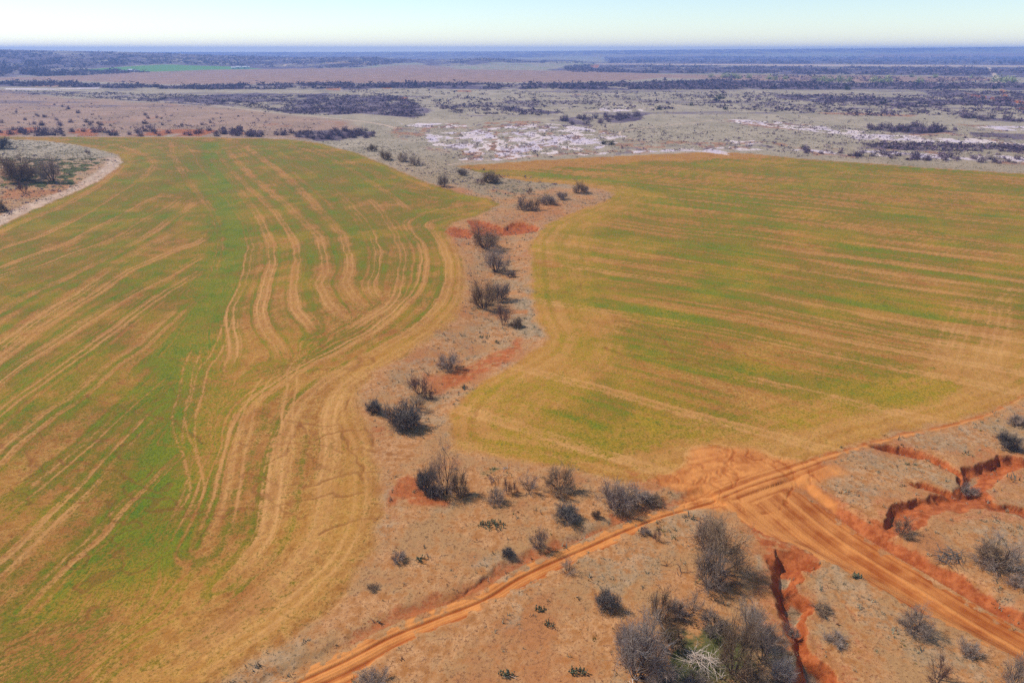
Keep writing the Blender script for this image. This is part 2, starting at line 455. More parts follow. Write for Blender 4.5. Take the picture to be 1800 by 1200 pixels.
for k, pts in enumerate(TRACKS):
    L = line(pts, 5)
    d, s, side = seg_dist(wx, wy, L, 4)
    LT = np.hypot(*np.diff(L, axis=0).T).sum(); endf = sstep(0, 9, s) * (1 - sstep(LT - 12, LT - 1, s))
    t = (np.exp(-((d - .8) / .22) ** 2) * .6 + (d < 1.3) * .06) * endf
    if k >= 6: t = (1 - sstep(1.2, 2.4, d + (fineN - .5) * 2)) * .2 + .3 * np.exp(-((d - .8) / .25) ** 2) * endf
    bare = np.maximum(bare, t * (.5 + .7 * clump))

# headlands of the left field
headL = soft(Xn, Yn, [(640, 640), (560, 650), (520, 690), (490, 740), (470, 820), (450, 900), (390, 990), (300, 1080), (200, 1180), (100, 1300), (300, 1400), (700, 1200), (720, 900), (690, 700)], 9, 7, 3)
headL2 = soft(Xn, Yn, [(690, 590), (740, 560), (770, 500), (770, 440), (800, 400), (860, 420), (850, 600), (650, 720), (560, 700), (620, 640)], 6, 4, 4)
lowL = soft(Xn, Yn, [(-400, 760), (0, 800), (200, 880), (300, 1000), (260, 1400), (-600, 1400)], 15, 10, 6)
headtop = (1 - sstep(2, 11, edL + (clump - .5) * 6))
big = fbm(Xn / 16, Yn / 16, 4, 67)
cropL = .50 + .9 * (big - .5) + (streakL - .5) * 1.7 * (1 - .5 * sstep(110, 220, Yn)) + (clump - .5) * .9 + .5 * R['swale'] - 1.0 * bare
cropL = cropL - headL * (.38 + .6 * (streakL - .5)) - headL2 * .10 - headtop * (.16 + .12 * sstep(150, 60, Yn)) - lowL * .02
cropL = cropL + .16 * sstep(150, 260, Yn) - .12 * sstep(250, 330, Yn) * R['swale']
bandL = np.exp(-((edL - 3) / 1.6) ** 2)

# right field: rows run straight
ax, ay = locate([1100], [440]); bx, by = locate([1660], [583])
ax, ay = locate([1323], [500]); bx, by = locate([1667], [556])
dirv = np.array([bx[0] - ax[0], by[0] - ay[0]]); dirv /= np.linalg.norm(dirv)
al = Xn * dirv[0] + Yn * dirv[1]; pe = -Xn * dirv[1] + Yn * dirv[0]
pe2 = pe + (fbm(al / 40, pe / 40, 2, 81) - .5) * 5
rows = vnoise(al / 70, pe2 / 3.2, 82) * .28 + vnoise(al / 50, pe2 / 1.3, 83) * .36 + vnoise(al / 34, pe2 / .6, 84) * .36
swR = noise1(pe2 / 7.5, 85)
swp = np.abs(((pe2 + (noise1(al / 30, 84) - .5) * 1.2) / 8.6) % 1 - .5) * 8.6
swv = (1 - sstep(.9, 1.7, swp + (fineN - .5) * 1.2)) * (.35 + .3 * np.exp(-((swp - .9) / .3) ** 2)) * sstep(.3, .65, vnoise(al / 45, np.floor(pe2 / 8.6) * 3.3, 89)) * (1.0 - .55 * sstep(150, 260, Yn))
line_R = sstep(.62, .8, vnoise(al / 90, pe2 / 2.6, 86)) * .5
bandR = noise1(edR * .9, 87) * .6 + noise1(edR * 2.3, 88) * .4
hR = (1 - sstep(9, 20, edR + (clump - .5) * 9)) * sstep(330, 240, Yn)
cropR = .52 + (rows - .5) * 1.75 * (1 - hR * .8) + (big - .5) * .9 + (clump - .5) * .5 - line_R * .5 * (1 - hR) - swv * .75 * (1 - .7 * hR)
cropR = cropR - hR * (.24 + (bandR - .5) * .35) - (1 - sstep(0, 2.2, edR)) * .3 - bare * .6 * (fieldR > .5)
patch = soft(Xn, Yn, [(960, 655), (1060, 680), (1200, 700), (1230, 740), (1150, 790), (1060, 770), (990, 700)], 9, 5, 12)
patch2 = soft(Xn, Yn, [(960, 730), (1100, 750), (1250, 780), (1180, 810), (1060, 800)], 6, 5, 13)
patch3 = soft(Xn, Yn, [(1560, 520), (1700, 552), (1700, 590), (1600, 570), (1400, 540)], 6, 5, 14)
nearR = soft(Xn, Yn, [(780, 800), (800, 700), (960, 600), (1300, 740), (1500, 730), (1700, 680), (1800, 600), (2000, 620), (1700, 800), (1200, 860)], 12, 8, 15)
cropR = cropR + .14 * patch + .2 * patch2 + .3 * patch3 - .22 * nearR - .62 * soft(Xn, Yn, [(1080, 840), (1130, 800), (1230, 775), (1350, 780), (1480, 765), (1640, 735), (1780, 690), (1800, 710), (1500, 800), (1340, 850)], 5, 6, 17)
tipR = soft(Xn, Yn, [(800, 296), (900, 284), (1050, 277), (1180, 269), (1260, 264), (1350, 271), (1330, 278), (1200, 281), (1050, 289), (900, 298)], 5, 5, 16)
cropR = cropR - tipR * .8
crop = np.where(fieldL > fieldR, cropL, cropR)
fld = np.maximum(fieldL, fieldR)

# cattle paths
cow = np.zeros(Xn.shape, np.float32)
cx_ = Xn + (fbm(Xn / 2.5, Yn / 2.5, 3, 91) - .5) * 2.4; cy_ = Yn + (fbm(Xn / 2.5, Yn / 2.5, 3, 92) - .5) * 2.4
for pts in COW:
    d, s, _ = seg_dist(cx_, cy_, line(pts, 4), 2)
    cow = np.maximum(cow, (1 - sstep(.06, .28, d)) * (.4 + .6 * noise1(s / 3, 93)))
crk = np.abs(fbm(cx_ / 14, cy_ / 9, 3, 94) - .5)
cow = np.maximum(cow, (1 - sstep(.003, .010, crk)) * fld * sstep(.45, .7, fbm(Xn / 30, Yn / 30, 2, 95)) * sstep(300, 150, Yn) * .7)
Zv = Z.copy()
Zv[near] -= cow * .06 * fade

# red earth
red = np.zeros(Xn.shape, np.float32)
for k, (pts, s_, w_, j_) in enumerate([
    ([(770, 655), (800, 640), (850, 622), (900, 600), (915, 585), (930, 590), (925, 610), (890, 635), (850, 650), (800, 680), (765, 690)], .85, 1.5, 2.2),
    ([(740, 650), (790, 655), (800, 665), (780, 690), (760, 690)], .7, 1.5, 1.5),
    ([(690, 850), (730, 835), (760, 870), (790, 890), (770, 900), (720, 885), (690, 895)], .85, .8, 1.4),
    ([(640, 740), (670, 740), (690, 755), (660, 770)], .7, .8, 1.2),
    ([(660, 890), (700, 895), (710, 920), (680, 925)], .5, .8, 1.2),
    ([(935, 452), (960, 452), (1000, 466), (970, 470), (935, 466)], .55, .8, 1.2),
    ([(960, 535), (1010, 538), (1020, 552), (970, 552)], .5, 2, 2.5),
    ([(790, 398), (830, 403), (835, 415), (800, 418), (782, 408)], .9, .5, 1.5),
    ([(815, 383), (870, 388), (945, 386), (960, 396), (940, 408), (880, 398), (820, 392)], .45, .8, 1.2),
    ([(1100, 820), (1190, 830), (1200, 870), (1150, 868), (1095, 850)], .6, 1.0, 1.2),
    ([(1300, 905), (1360, 935), (1440, 975), (1436, 1000), (1400, 1005), (1350, 990), (1330, 950)], .95, .6, .8),
    ([(870, 985), (960, 950), (1030, 925), (1040, 935), (960, 975), (880, 1010), (820, 1050), (740, 1070), (760, 1050)], .6, 1.2, 1.6),
    ([(1150, 875), (1240, 870), (1180, 905), (1100, 940), (1050, 945)], .6, 1., 1.),
    ([(1560, 990), (1700, 1010), (1800, 1060), (1800, 1090), (1650, 1010)], .5, 1.5, 1.2),
    ([(1450, 1010), (1500, 1080), (1530, 1140), (1500, 1190), (1440, 1100)], .45, 1.5, 2.0),
    ([(0, 335), (50, 330), (110, 335), (90, 345), (30, 352), (0, 350)], .6, 2, 3),
    ([(180, 1180), (300, 1180), (250, 1240)], .2, 2, 3),
    ([(1390, 838), (1430, 840), (1500, 885), (1480, 905), (1420, 870)], .65, .8, .8),
    ([(1160, 985), (1300, 985), (1330, 1060), (1300, 1130), (1200, 1140), (1150, 1060)], .32, 2.5, 2.0),
    ([(1640, 860), (1800, 830), (1830, 900), (1680, 900)], .4, 1.5, 1.5),
    ([(850, 1150), (1050, 1120), (1100, 1180), (1000, 1250), (880, 1230)], .3, 3, 3.0),
]):
    red = np.maximum(red, soft(Xn, Yn, pts, w_, j_, 100 + k) * s_ * sstep(.3, .62, .45 * clump + .55 * fineN + .12))
red = np.maximum(red, R['bank1']); red = np.maximum(red, R['bank2'])
steep = sstep(.02, .2, R['carve']) * (1 - sstep(1.0, 1.5, R['carve']) * sstep(.42, .6, clump) * .85)
gfloor = sstep(.9, 1.4, R['carve'])
rimn = np.zeros(Xn.shape, np.float32)
for D_, pts_ in GULLY[:3]:
    P_ = poly([(a_, b_) for a_, b_, _ in pts_]); d_, _, _ = seg_dist(Xn, Yn, np.vstack([P_, P_[:1]]), 4)
    rimn = np.maximum(rimn, (1 - sstep(.3, 2.4, d_ + (clump - .5) * 5)) * .55)
red = np.maximum(red, rimn)
red = np.maximum(red, steep)
dryR = sstep(.40, .62, fbm(Xn / 2.8, Yn / 2.8, 3, 121)) * sstep(.3, .7, fbm(Xn / 12, Yn / 12, 3, 122))

# road earth
rt = lambda f, r: .5 + .75 * (r - .5)
road = np.zeros(Xn.shape, np.float32)
e1 = sstep(0, .9, np.minimum(R['du'], R['dl']) + (fineN - .5) * 2.6); e2 = sstep(0, .9, np.minimum(R['ew'], R['er']) + (fineN - .5) * 2.4); e3 = sstep(0, 1.3, np.minimum(R['cu'], R['cd']) + (fineN - .5) * 1.6)
road = np.maximum(road, R['m1'] * e1); road = np.maximum(road, R['m2'] * e2); road = np.maximum(road, R['m3'] * e3 * .75)
road = np.maximum(road, R['dj'] * (.7 + .3 * clump))
jc = [line(p) for p in ([(1150, 825), (1200, 800), (1280, 790), (1340, 810), (1360, 840)], [(1180, 868), (1200, 830), (1250, 815), (1330, 820)], [(1190, 870), (1260, 850), (1350, 840), (1430, 812)],
                        [(1130, 836), (1170, 826), (1190, 845), (1180, 862)], [(1225, 870), (1215, 840), (1235, 818), (1290, 806)], [(1290, 785), (1330, 812), (1350, 835)], [(1340, 800), (1372, 818), (1392, 834)], [(1250, 872), (1330, 850), (1400, 824), (1480, 795)])]
jr = np.zeros(Xn.shape, np.float32)
for L in jc:
    d, s, _ = seg_dist(wx, wy, L, 4)
    jr = np.maximum(jr, np.exp(-((np.abs(d - .9)) / .24) ** 2) * (.2 + .8 * sstep(.4, .65, clump)))
churn = np.abs(fbm(wx / 2.2 + clump * 2, wy / 5, 4, 137) - .5)
jr = np.maximum(jr * .55, (1 - sstep(.01, .05, churn)) * .9 * (R['dj'] > .5))
Zv[near] -= jr * .07 * fade
rutv = np.full(Xn.shape, .5)
rutv = np.where(R['m1'], R['rut1'], rutv); rutv = np.where(R['m2'], R['rut2'], rutv); rutv = np.where(R['m3'], R['rut3'], rutv)
mott = fbm(Xn / 1.7, Yn / 1.7, 3, 131)
pale = np.clip(.64 + 2.0 * (rutv - .5) + .12 * R['dj'] + 1.2 * (mott - .5) - jr * .55 * (R['dj'] > .1), 0, 1)
palex = soft(Xn, Yn, [(1175, 846), (1210, 846), (1235, 852), (1200, 858), (1172, 857)], .8, .5, 135)
pale = np.maximum(pale, palex); road = np.maximum(road, palex * .6)
for pts in ([(1405, 838), (1430, 848), (1480, 882), (1470, 890), (1425, 862)], [(1300, 905), (1320, 900), (1420, 955), (1405, 962)]):
    m_ = soft(Xn, Yn, pts, .6, .5, 136); road = np.maximum(road, m_ * .8); pale = np.maximum(pale, m_ * .85)

# grey dry weeds on the range
dry = fbm(Xn / 7, Yn / 7, 4, 141)
gray = sstep(.46, .66, dry) * .55
for k, (pts, s_, w_) in enumerate([
    ([(640, 660), (720, 625), (800, 580), (820, 540), (830, 460), (810, 420), (850, 380), (960, 345), (1080, 335), (1090, 350), (960, 400), (936, 440), (940, 540), (965, 600), (900, 590), (840, 600), (760, 640), (660, 700)], .55, 3),
    ([(880, 560), (940, 480), (935, 440), (945, 560), (965, 600), (920, 600)], .9, 2),
    ([(560, 250), (700, 290), (870, 350), (1000, 325), (880, 310), (800, 293), (700, 265), (600, 240)], 1.0, 3),
    ([(0, 245), (120, 253), (215, 285), (170, 320), (60, 370), (0, 398), (-300, 500), (-300, 240)], .62, 4),
    ([(1420, 840), (1520, 790), (1660, 820), (1690, 850), (1600, 850), (1590, 880), (1550, 905), (1500, 890)], .5, 1.5),
    ([(1560, 778), (1660, 750), (1800, 720), (1850, 790), (1700, 800), (1640, 795)], .62, 2),
    ([(1640, 930), (1760, 870), (1850, 860), (1850, 1060), (1650, 980)], .35, 3),
    ([(1330, 960), (1350, 1000), (1365, 1080), (1390, 1180), (1350, 1150), (1320, 1030)], .8, 1),
    ([(1370, 1000), (1405, 1003), (1425, 1100), (1430, 1140), (1400, 1150), (1378, 1100)], .95, .7),
    ([(1430, 1000), (1470, 1010), (1490, 1120), (1450, 1200), (1430, 1100)], .75, 1.5),
    ([(1540, 1060), (1620, 1090), (1700, 1130), (1760, 1200), (1700, 1260), (1560, 1130)], .65, 2.),
    ([(1110, 860), (1190, 885), (1110, 930), (1040, 920), (1060, 870)], .7, 1.5),
    ([(620, 690), (660, 700), (760, 690), (770, 760), (690, 780), (640, 740)], .5, 2),
    ([(640, 1000), (720, 960), (800, 940), (840, 960), (700, 1060), (640, 1060)], .4, 3),
    ([(660, 880), (680, 870), (700, 910), (690, 970), (665, 950)], .6, 1.5),
    ([(1490, 1000), (1700, 1010), (1660, 985), (1560, 960)], .2, 1),
]):
    gray = np.maximum(gray, soft(Xn, Yn, pts, w_, w_ * .8, 150 + k) * s_ * sstep(.25, .6, .5 * dry + .5 * clump + .05))
gray = np.maximum(gray * (1 - .8 * palex), gfloor * .85)
wg = sstep(.6, .75, fbm(Xn / 4.5, Yn / 4.5, 4, 171)) * .35
for k, (pts, s_) in enumerate([
    ([(0, 245), (120, 253), (190, 285), (120, 330), (0, 330)], 1.0), ([(840, 820), (900, 815), (960, 822), (900, 835), (840, 838)], .7),
    ([(1180, 1080), (1260, 1060), (1300, 1080), (1380, 1150), (1360, 1220), (1150, 1220), (1100, 1150)], .8), ([(1680, 800), (1740, 800), (1700, 820)], .8),
    ([(700, 300), (860, 330), (880, 350), (1000, 335), (880, 312)], .55), ([(1690, 975), (1790, 970), (1800, 1000), (1700, 1005)], .6),
    ([(1230, 1000), (1290, 1005), (1290, 1030), (1240, 1035)], .6), ([(815, 850), (830, 850), (830, 870), (815, 872)], .8), ([(1450, 1130), (1500, 1110), (1510, 1150), (1460, 1180)], .6),
]):
    wg = np.maximum(wg, soft(Xn, Yn, pts, 2, 2, 180 + k) * s_ * sstep(.35, .6, clump))

# pink headland track round the western hummock
trk = line([(-300, 520), (0, 388), (60, 362), (120, 338), (165, 316), (198, 298), (208, 286), (198, 275), (168, 266), (128, 257), (80, 251), (0, 246)])
dt, st, _ = seg_dist(Xn, Yn, trk, 10)
trkm = (1 - sstep(2.5, 5, dt + (clump - .5) * 3))
fld_n = fld * (1 - road * .0)

# ------------------------------------------------------------------ distant masks on the whole sheet
far = Y > 230
Xf, Yf = X[far], Y[far]
def fsoft(pts, w, jit, seed, js=None):
    return soft(Xf, Yf, pts, w, jit, seed, js)
LNX = Yf / 300.0   # features get coarser with distance
nf = fbm(Xf / 60, Yf / 130, 4, 201)
nf2 = fbm(Xf / 16, Yf / 34, 4, 202)
nf3 = fbm(Xf / 6, Yf / 9, 3, 203)
pink = np.zeros(Xf.shape, np.float32); grn = np.zeros(Xf.shape, np.float32); brush = np.zeros(Xf.shape, np.float32); salt = np.zeros(Xf.shape, np.float32); plain = np.zeros(Xf.shape, np.float32); redf = np.zeros(Xf.shape, np.float32)
# mauve range to the north-west, growing greener to the east
mauve = fsoft([(-900, 150), (0, 158), (120, 172), (350, 186), (450, 196), (620, 214), (640, 226), (560, 246), (350, 240), (-900, 236)], 10, 12, 210)
pink = np.maximum(pink, mauve * (.75 - .5 * sstep(-80, 60, Xf) + .25 * (nf - .5)))
redf = np.maximum(redf, fsoft([(-100, 222), (200, 226), (420, 228), (520, 236), (450, 241), (0, 240), (-100, 238)], 6, 6, 211) * sstep(.45, .6, nf2) * .8)
redf = np.maximum(redf, mauve * sstep(.68, .76, nf2) * .5)
plow = fsoft([(-900, 139), (0, 137), (150, 133), (250, 127), (370, 123), (560, 120.5), (700, 120), (1000, 125), (1150, 130), (1200, 133), (1120, 141), (1000, 145), (700, 145.5), (500, 147), (300, 149), (200, 145), (60, 141), (-900, 145)], 8, 8, 212)
pink = np.maximum(pink, plow * .95)
river = fsoft([(1150, 131), (1300, 131.5), (1600, 133.5), (1760, 137), (1740, 142), (1560, 146), (1300, 141), (1150, 137)], 8, 14, 213)
pink = np.maximum(pink, river * .9)
stripf = fsoft([(1040, 112.2), (1250, 112.6), (1800, 115.5), (2400, 117), (2400, 119.5), (1800, 117.8), (1400, 116.6), (1200, 114.6), (1060, 113.6)], 12, 6, 214)
pink = np.maximum(pink, stripf); 
stripw = stripf * .55
grn = np.maximum(grn, fsoft([(120, 124.5), (200, 119), (290, 114), (400, 117), (465, 121), (400, 123), (300, 128.5), (262, 127), (200, 125)], 8, 5, 215))
hillf = [fsoft([(640, 121), (680, 117), (720, 114), (760, 115.5), (800, 120), (780, 127)], 10, 6, 216), fsoft([(880, 122), (960, 110), (1000, 108.5), (1060, 112), (1030, 115), (960, 122)], 10, 8, 217), fsoft([(600, 111), (680, 110), (690, 113), (600, 117)], 10, 6, 218),
         fsoft([(310, 98), (350, 98), (345, 102), (310, 101)], 10, 6, 219)]
pink = np.maximum(pink, np.maximum(hillf[0], np.maximum(hillf[2], hillf[3] * .7)) * .8)
pf = fsoft([(1500, 99.5), (1540, 96), (1640, 94.5), (1900, 94.5), (1900, 98), (1700, 100.5), (1560, 101.5)], 40, 30, 220)
pink = np.maximum(pink, pf * .8)
pink = np.maximum(pink, fsoft([(1000, 98), (1250, 97), (1250, 99.5), (1050, 100)], 60, 40, 221) * .6)
# woods
woods = [
    ([(-900, 84), (0, 86), (300, 93), (560, 100), (600, 104), (560, 122), (465, 122), (400, 117), (290, 113), (190, 118.5), (110, 124), (262, 129), (150, 133), (0, 137.5), (-900, 141)], .9, 20),
    ([(560, 100), (640, 99), (720, 103), (760, 107), (700, 112), (640, 118), (560, 123)], .75, 15),
    ([(720, 104), (850, 101), (1000, 106), (1060, 110), (980, 112), (880, 110), (760, 118)], .8, 15),
    ([(1000, 115), (1060, 110), (1090, 118), (1180, 130), (1000, 128), (960, 122)], .8, 12),
    ([(1060, 100), (1250, 99), (1500, 101.5), (1700, 100), (1800, 98), (2500, 97), (2500, 115), (1800, 115), (1400, 113), (1200, 112.4), (1070, 112)], .95, 40),
    ([(1050, 113.5), (1200, 115), (1500, 118), (1800, 119), (2500, 121), (2500, 133), (1800, 137), (1600, 133), (1300, 130.5), (1060, 129), (1080, 122)], .85, 14),
    ([(-900, 86), (300, 91), (600, 92.5), (1000, 90), (1400, 86), (1800, 82), (1800, 93), (1400, 95), (1000, 98), (300, 98)], .7, 200),
    ([(-200, 144), (60, 143), (200, 148), (300, 151), (480, 147), (640, 145), (1000, 147), (1200, 142), (1290, 139), (1480, 146), (1760, 146), (2400, 142), (2400, 175), (1800, 170), (1740, 158), (1500, 158), (1200, 159), (900, 158), (700, 156), (560, 158), (350, 160), (100, 153), (-200, 151)], .85, 8),
    ([(-200, 157), (200, 162), (350, 168), (500, 160), (700, 170), (760, 190), (740, 208), (640, 200), (560, 203), (420, 190), (300, 182), (140, 172), (0, 161)], .75, 7),
    ([(700, 175), (850, 186), (960, 195), (990, 206), (860, 208), (740, 200)], .3, 5),
    ([(860, 186), (950, 193), (1000, 198), (960, 201), (870, 192)], .8, 4),
    ([(960, 210), (1060, 203), (1140, 200), (1125, 212), (1040, 222), (990, 222)], .85, 3),
    ([(1360, 166), (1500, 170), (1680, 176), (1720, 186), (1600, 190), (1450, 182), (1360, 172)], .7, 5),
    ([(1600, 158), (1720, 160), (1800, 164), (1850, 175), (1780, 190), (1700, 182)], .6, 5),
    ([(500, 231), (600, 228), (660, 232), (650, 246), (560, 248), (520, 242)], .8, 3),
    ([(1510, 222), (1600, 222), (1690, 232), (1620, 236), (1530, 230)], .8, 2),
    ([(1680, 204), (1800, 210), (1850, 216), (1700, 214)], .8, 2),
    ([(1450, 252), (1600, 250), (1800, 256), (1900, 262), (1900, 272), (1700, 268), (1500, 262)], .7, 2.5),
    ([(1330, 265), (1500, 268), (1800, 278), (1900, 286), (1800, 292), (1500, 280)], .4, 2.5),
    ([(1700, 232), (1800, 236), (1800, 245), (1710, 240)], .7, 2),
]
for k, (pts, s_, w_) in enumerate(woods):
    brush = np.maximum(brush, fsoft(pts, w_, w_ * 1.5, 230 + k) * s_ * (.45 + .55 * sstep(.36, .58, .55 * nf + .45 * nf2)))
openp = [fsoft([(200, 151), (420, 158), (560, 160), (560, 166), (400, 163), (250, 158)], 8, 12, 255), fsoft([(640, 160), (760, 158), (900, 160), (1000, 164), (780, 168), (650, 166)], 8, 12, 256)]
streakB = sstep(.5, .62, fbm(Xf / 130, Yf / 26, 4, 258)) * sstep(430, 650, Yf) * sstep(3300, 2500, Yf) * .5
brush = np.maximum(brush, streakB)
brush = brush * (1 - .75 * openp[0]) * (1 - .75 * openp[1])
brush = brush * (1 - plow) * (1 - grn) * (1 - river) * (1 - stripf) * (1 - .9 * hillf[1]) * (1 - .7 * hillf[0]) * (1 - .7 * pf)
# salt pans
for k, (pts, s_, thr) in enumerate([
    ([(750, 236), (850, 226), (960, 216), (1010, 218), (1060, 232), (1100, 240), (1080, 255), (1040, 268), (940, 274), (860, 284), (800, 282), (780, 262), (740, 246)], 1.0, .455),
    ([(870, 235), (960, 228), (1000, 240), (960, 262), (900, 272), (850, 262)], 1.0, .38),
    ([(700, 216), (780, 216), (840, 222), (760, 226), (720, 222)], 1.0, .44),
    ([(1000, 272), (1150, 262), (1290, 258), (1360, 262), (1280, 267), (1160, 267), (1040, 277)], 1.0, .41),
    ([(1255, 246), (1330, 246), (1350, 254), (1280, 256)], .9, .50),
    ([(1275, 209), (1340, 212), (1440, 222), (1540, 232), (1480, 236), (1380, 226), (1290, 216)], 1.0, .37),
    ([(1480, 234), (1620, 238), (1800, 248), (1900, 256), (1800, 256), (1620, 250), (1500, 244)], 1.0, .41),
    ([(1360, 262), (1450, 262), (1560, 266), (1800, 276), (1900, 286), (1800, 286), (1500, 274)], .95, .455),
    ([(1710, 222), (1800, 223), (1900, 227), (1800, 231), (1720, 228)], 1.0, .42),
    ([(1040, 188), (1120, 186), (1140, 196), (1060, 198)], .9, .49),
    ([(1225, 268), (1270, 266), (1320, 272), (1280, 275)], .9, .35),
    ([(1420, 316), (1440, 318), (1550, 340), (1530, 341)], .4, .42),
    ([(985, 374), (1010, 378), (990, 384), (965, 381)], .8, .45),
    ([(8, 155.6), (100, 156), (174, 154), (174, 156), (100, 157.6), (10, 157.6)], 1.0, 0.0),
    ([(1705, 171), (1716, 173), (1714, 175), (1704, 173)], 1.0, 0.0),
]):
    nn = .6 * fbm(Xf / 7, Yf / 12, 4, 270) + .4 * nf3
    m_ = fsoft(pts, 4 if thr > 0 else 1.5, 5 if thr > 0 else .5, 260 + k)
    salt = np.maximum(salt, m_ * s_ * sstep(thr - .05, thr + .09, nn + .12 * (m_ - 1)))
crust = np.zeros(Xf.shape, np.float32)
for k, pts in enumerate([[(690, 222), (860, 212), (1060, 214), (1120, 246), (1400, 250), (1420, 262), (1100, 272), (930, 282), (800, 286), (740, 262), (690, 240)], [(1240, 206), (1560, 226), (1900, 240), (1900, 296), (1400, 276), (1340, 262), (1500, 250), (1480, 240), (1260, 216)], [(1680, 218), (1900, 220), (1900, 234), (1700, 232)]]):
    crust = np.maximum(crust, fsoft(pts, 8, 10, 290 + k) * sstep(.36, .56, .5 * nf2 + .5 * nf))
redf = np.maximum(redf, crust * .62 * sstep(.42, .56, nf3))
for k, (pts, s_) in enumerate([([(1690, 162), (1712, 166), (1800, 178), (1900, 185), (1900, 190), (1790, 182), (1715, 172)], .95), ([(1757, 156), (1766, 158), (1778, 174), (1795, 180), (1770, 180), (1760, 168)], .8), ([(1780, 192), (1800, 188), (1900, 190), (1900, 197)], 1),
                            ([(672, 154.5), (688, 154.5), (690, 156.2), (672, 156.2)], 1), ([(800, 158.5), (830, 159), (828, 162), (800, 161)], .8), ([(1008, 166), (1024, 166), (1024, 167.2), (1008, 167)], .9), ([(700, 171), (720, 171), (716, 175), (700, 174)], .8),
                            ([(570, 155), (600, 154), (600, 160), (575, 159)], .7), ([(45, 150), (110, 149), (140, 152), (60, 153)], .6), ([(1050, 175), (1130, 178), (1130, 186), (1060, 188)], .25), ([(1430, 198), (1500, 198), (1620, 202), (1600, 206), (1450, 201)], .6),
                            ([(1036, 114), (1054, 114), (1052, 120), (1040, 119)], .8), ([(560, 112), (600, 108), (640, 108), (600, 113)], .5)]):
    redf = np.maximum(redf, fsoft(pts, 3, 3, 300 + k) * s_)
    brush = brush * (1 - fsoft(pts, 3, 3, 300 + k) * s_)
brush = np.maximum(brush, crust * .5 * sstep(.5, .6, fbm(Xf / 3.5, Yf / 7, 3, 259)) * (Yf < 640))
salt = salt * (1 - .85 * (brush > .45) * crust); brush = brush * (1 - sstep(.5, .9, salt))
# tracks far off
tracks_far = np.zeros(Xf.shape, np.float32)
for pts, w in [([(100, 169), (250, 176), (350, 183), (450, 195), (640, 214), (700, 226)], 1.6), ([(500, 116), (505, 113.5), (540, 109.5), (545, 107.5)], 5), ([(1738, 119), (1745, 128), (1752, 138), (1755, 150)], 5), ([(1200, 186), (1100, 193), (1020, 198)], 1.6),
               ([(1290, 252), (1150, 250), (1090, 232), (1250, 212)], 1.0), ([(1060, 270), (900, 278), (790, 290)], 1.2), ([(500, 102), (545, 104.5)], 4)]:
    d, s, _ = seg_dist(Xf, Yf, line(pts, 4), 14)
    tracks_far = np.maximum(tracks_far, 1 - sstep(w * .6, w * 1.3, d))
brush *= (1 - tracks_far)
fence_dk = np.zeros(Xf.shape, np.float32)

def merge(nearv, farv, fill=0.0):
    r = np.full(X.shape, fill, np.float32); r[near] = nearv
    t = np.zeros(X.shape, np.float32); t[far] = farv
    w = sstep(330, 345, Y) * 0 + 1
    inn = np.zeros(X.shape, np.float32); inn[near] = np.clip(fld + (Yn < 345) * (1 - fld) * 1.0, 0, 1)
    return np.where(inn > .5, r, np.maximum(np.where(near & ~far, r, 0), t))

def pack(nearv, farv):
    r = np.zeros(X.shape, np.float32); r[near] = nearv
    t = np.zeros(X.shape, np.float32); t[far] = farv
    inn = np.zeros(X.shape, np.float32); inn[near] = fld
    k = np.where(X < -.5 * Y, sstep(345, 365, Y), sstep(250, 300, Y)) * (1 - inn)           # hand over from near to far description outside the fields
    return r * (1 - k) + t * k

m_crop = pack(np.clip(crop, 0, 1.2), 0)
m_field = pack(fld, 0)
m_red = pack(np.clip(red, 0, 1), redf)
m_road = pack(np.clip(road, 0, 1), 0)
m_gray = pack(np.clip(gray, 0, 1), np.clip(1 - mauve * .5 + (nf - .5), 0, 1))
m_salt = np.maximum(pack(0, salt), 0)
sf = np.zeros(X.shape, np.float32); sf[far] = salt
inn = np.zeros(X.shape, np.float32); inn[near] = 1
m_salt = np.where(Y < 420, sf, m_salt) * 1.0
m_brush = pack(0, brush)
m_pink = pack(trkm * .8 * (1 - fld), np.maximum(pink, tracks_far * .9))
pf_ = np.clip(bare * 1.0 * (1 - .25 * sstep(120, 250, Yn)) + headL * .55 * (streakL - .2) + .45 * hR * bandR * fieldR + swv * .8 * (fieldR > .5) + .25 * (streakL - .5), 0, 1)
m_pale = pack(np.where((fld > .5) & (road < .3), pf_, pale), np.maximum(tracks_far * .8, stripw))
m_yel = pack(np.clip(bandL * .6 * fieldL + hR * .55 * fieldR + .5 * sstep(.5, .7, fbm(Xn / 11, Yn / 11, 3, 321)) * fld + .18 * fieldR, 0, 1), 0)
m_wg = pack(wg, np.maximum(grn, .35 * sstep(.5, .65, nf2) * (1 - mauve)))
m_cow = pack(cow, np.zeros(Xf.shape))

verts = np.stack([X, Y, Zv], 1).astype(np.float32)
idx = np.arange(NR * NC).reshape(NR, NC)
quads = np.stack([idx[:-1, :-1], idx[:-1, 1:], idx[1:, 1:], idx[1:, :-1]], -1).reshape(-1, 4)

def mesh_np(name, v, f, smooth_=True):
    me = bpy.data.meshes.new(name)
    v = np.ascontiguousarray(v, np.float32); f = np.ascontiguousarray(f, np.int32)
    k = f.shape[1]
    me.vertices.add(len(v)); me.vertices.foreach_set('co', v.ravel())
    me.loops.add(f.size); me.loops.foreach_set('vertex_index', f.ravel())
    me.polygons.add(len(f)); me.polygons.foreach_set('loop_start', np.arange(0, f.size, k, dtype=np.int32))
    me.update(calc_edges=True)
    me.polygons.foreach_set('use_smooth', np.full(len(f), smooth_, bool))
    me.validate()
    return me

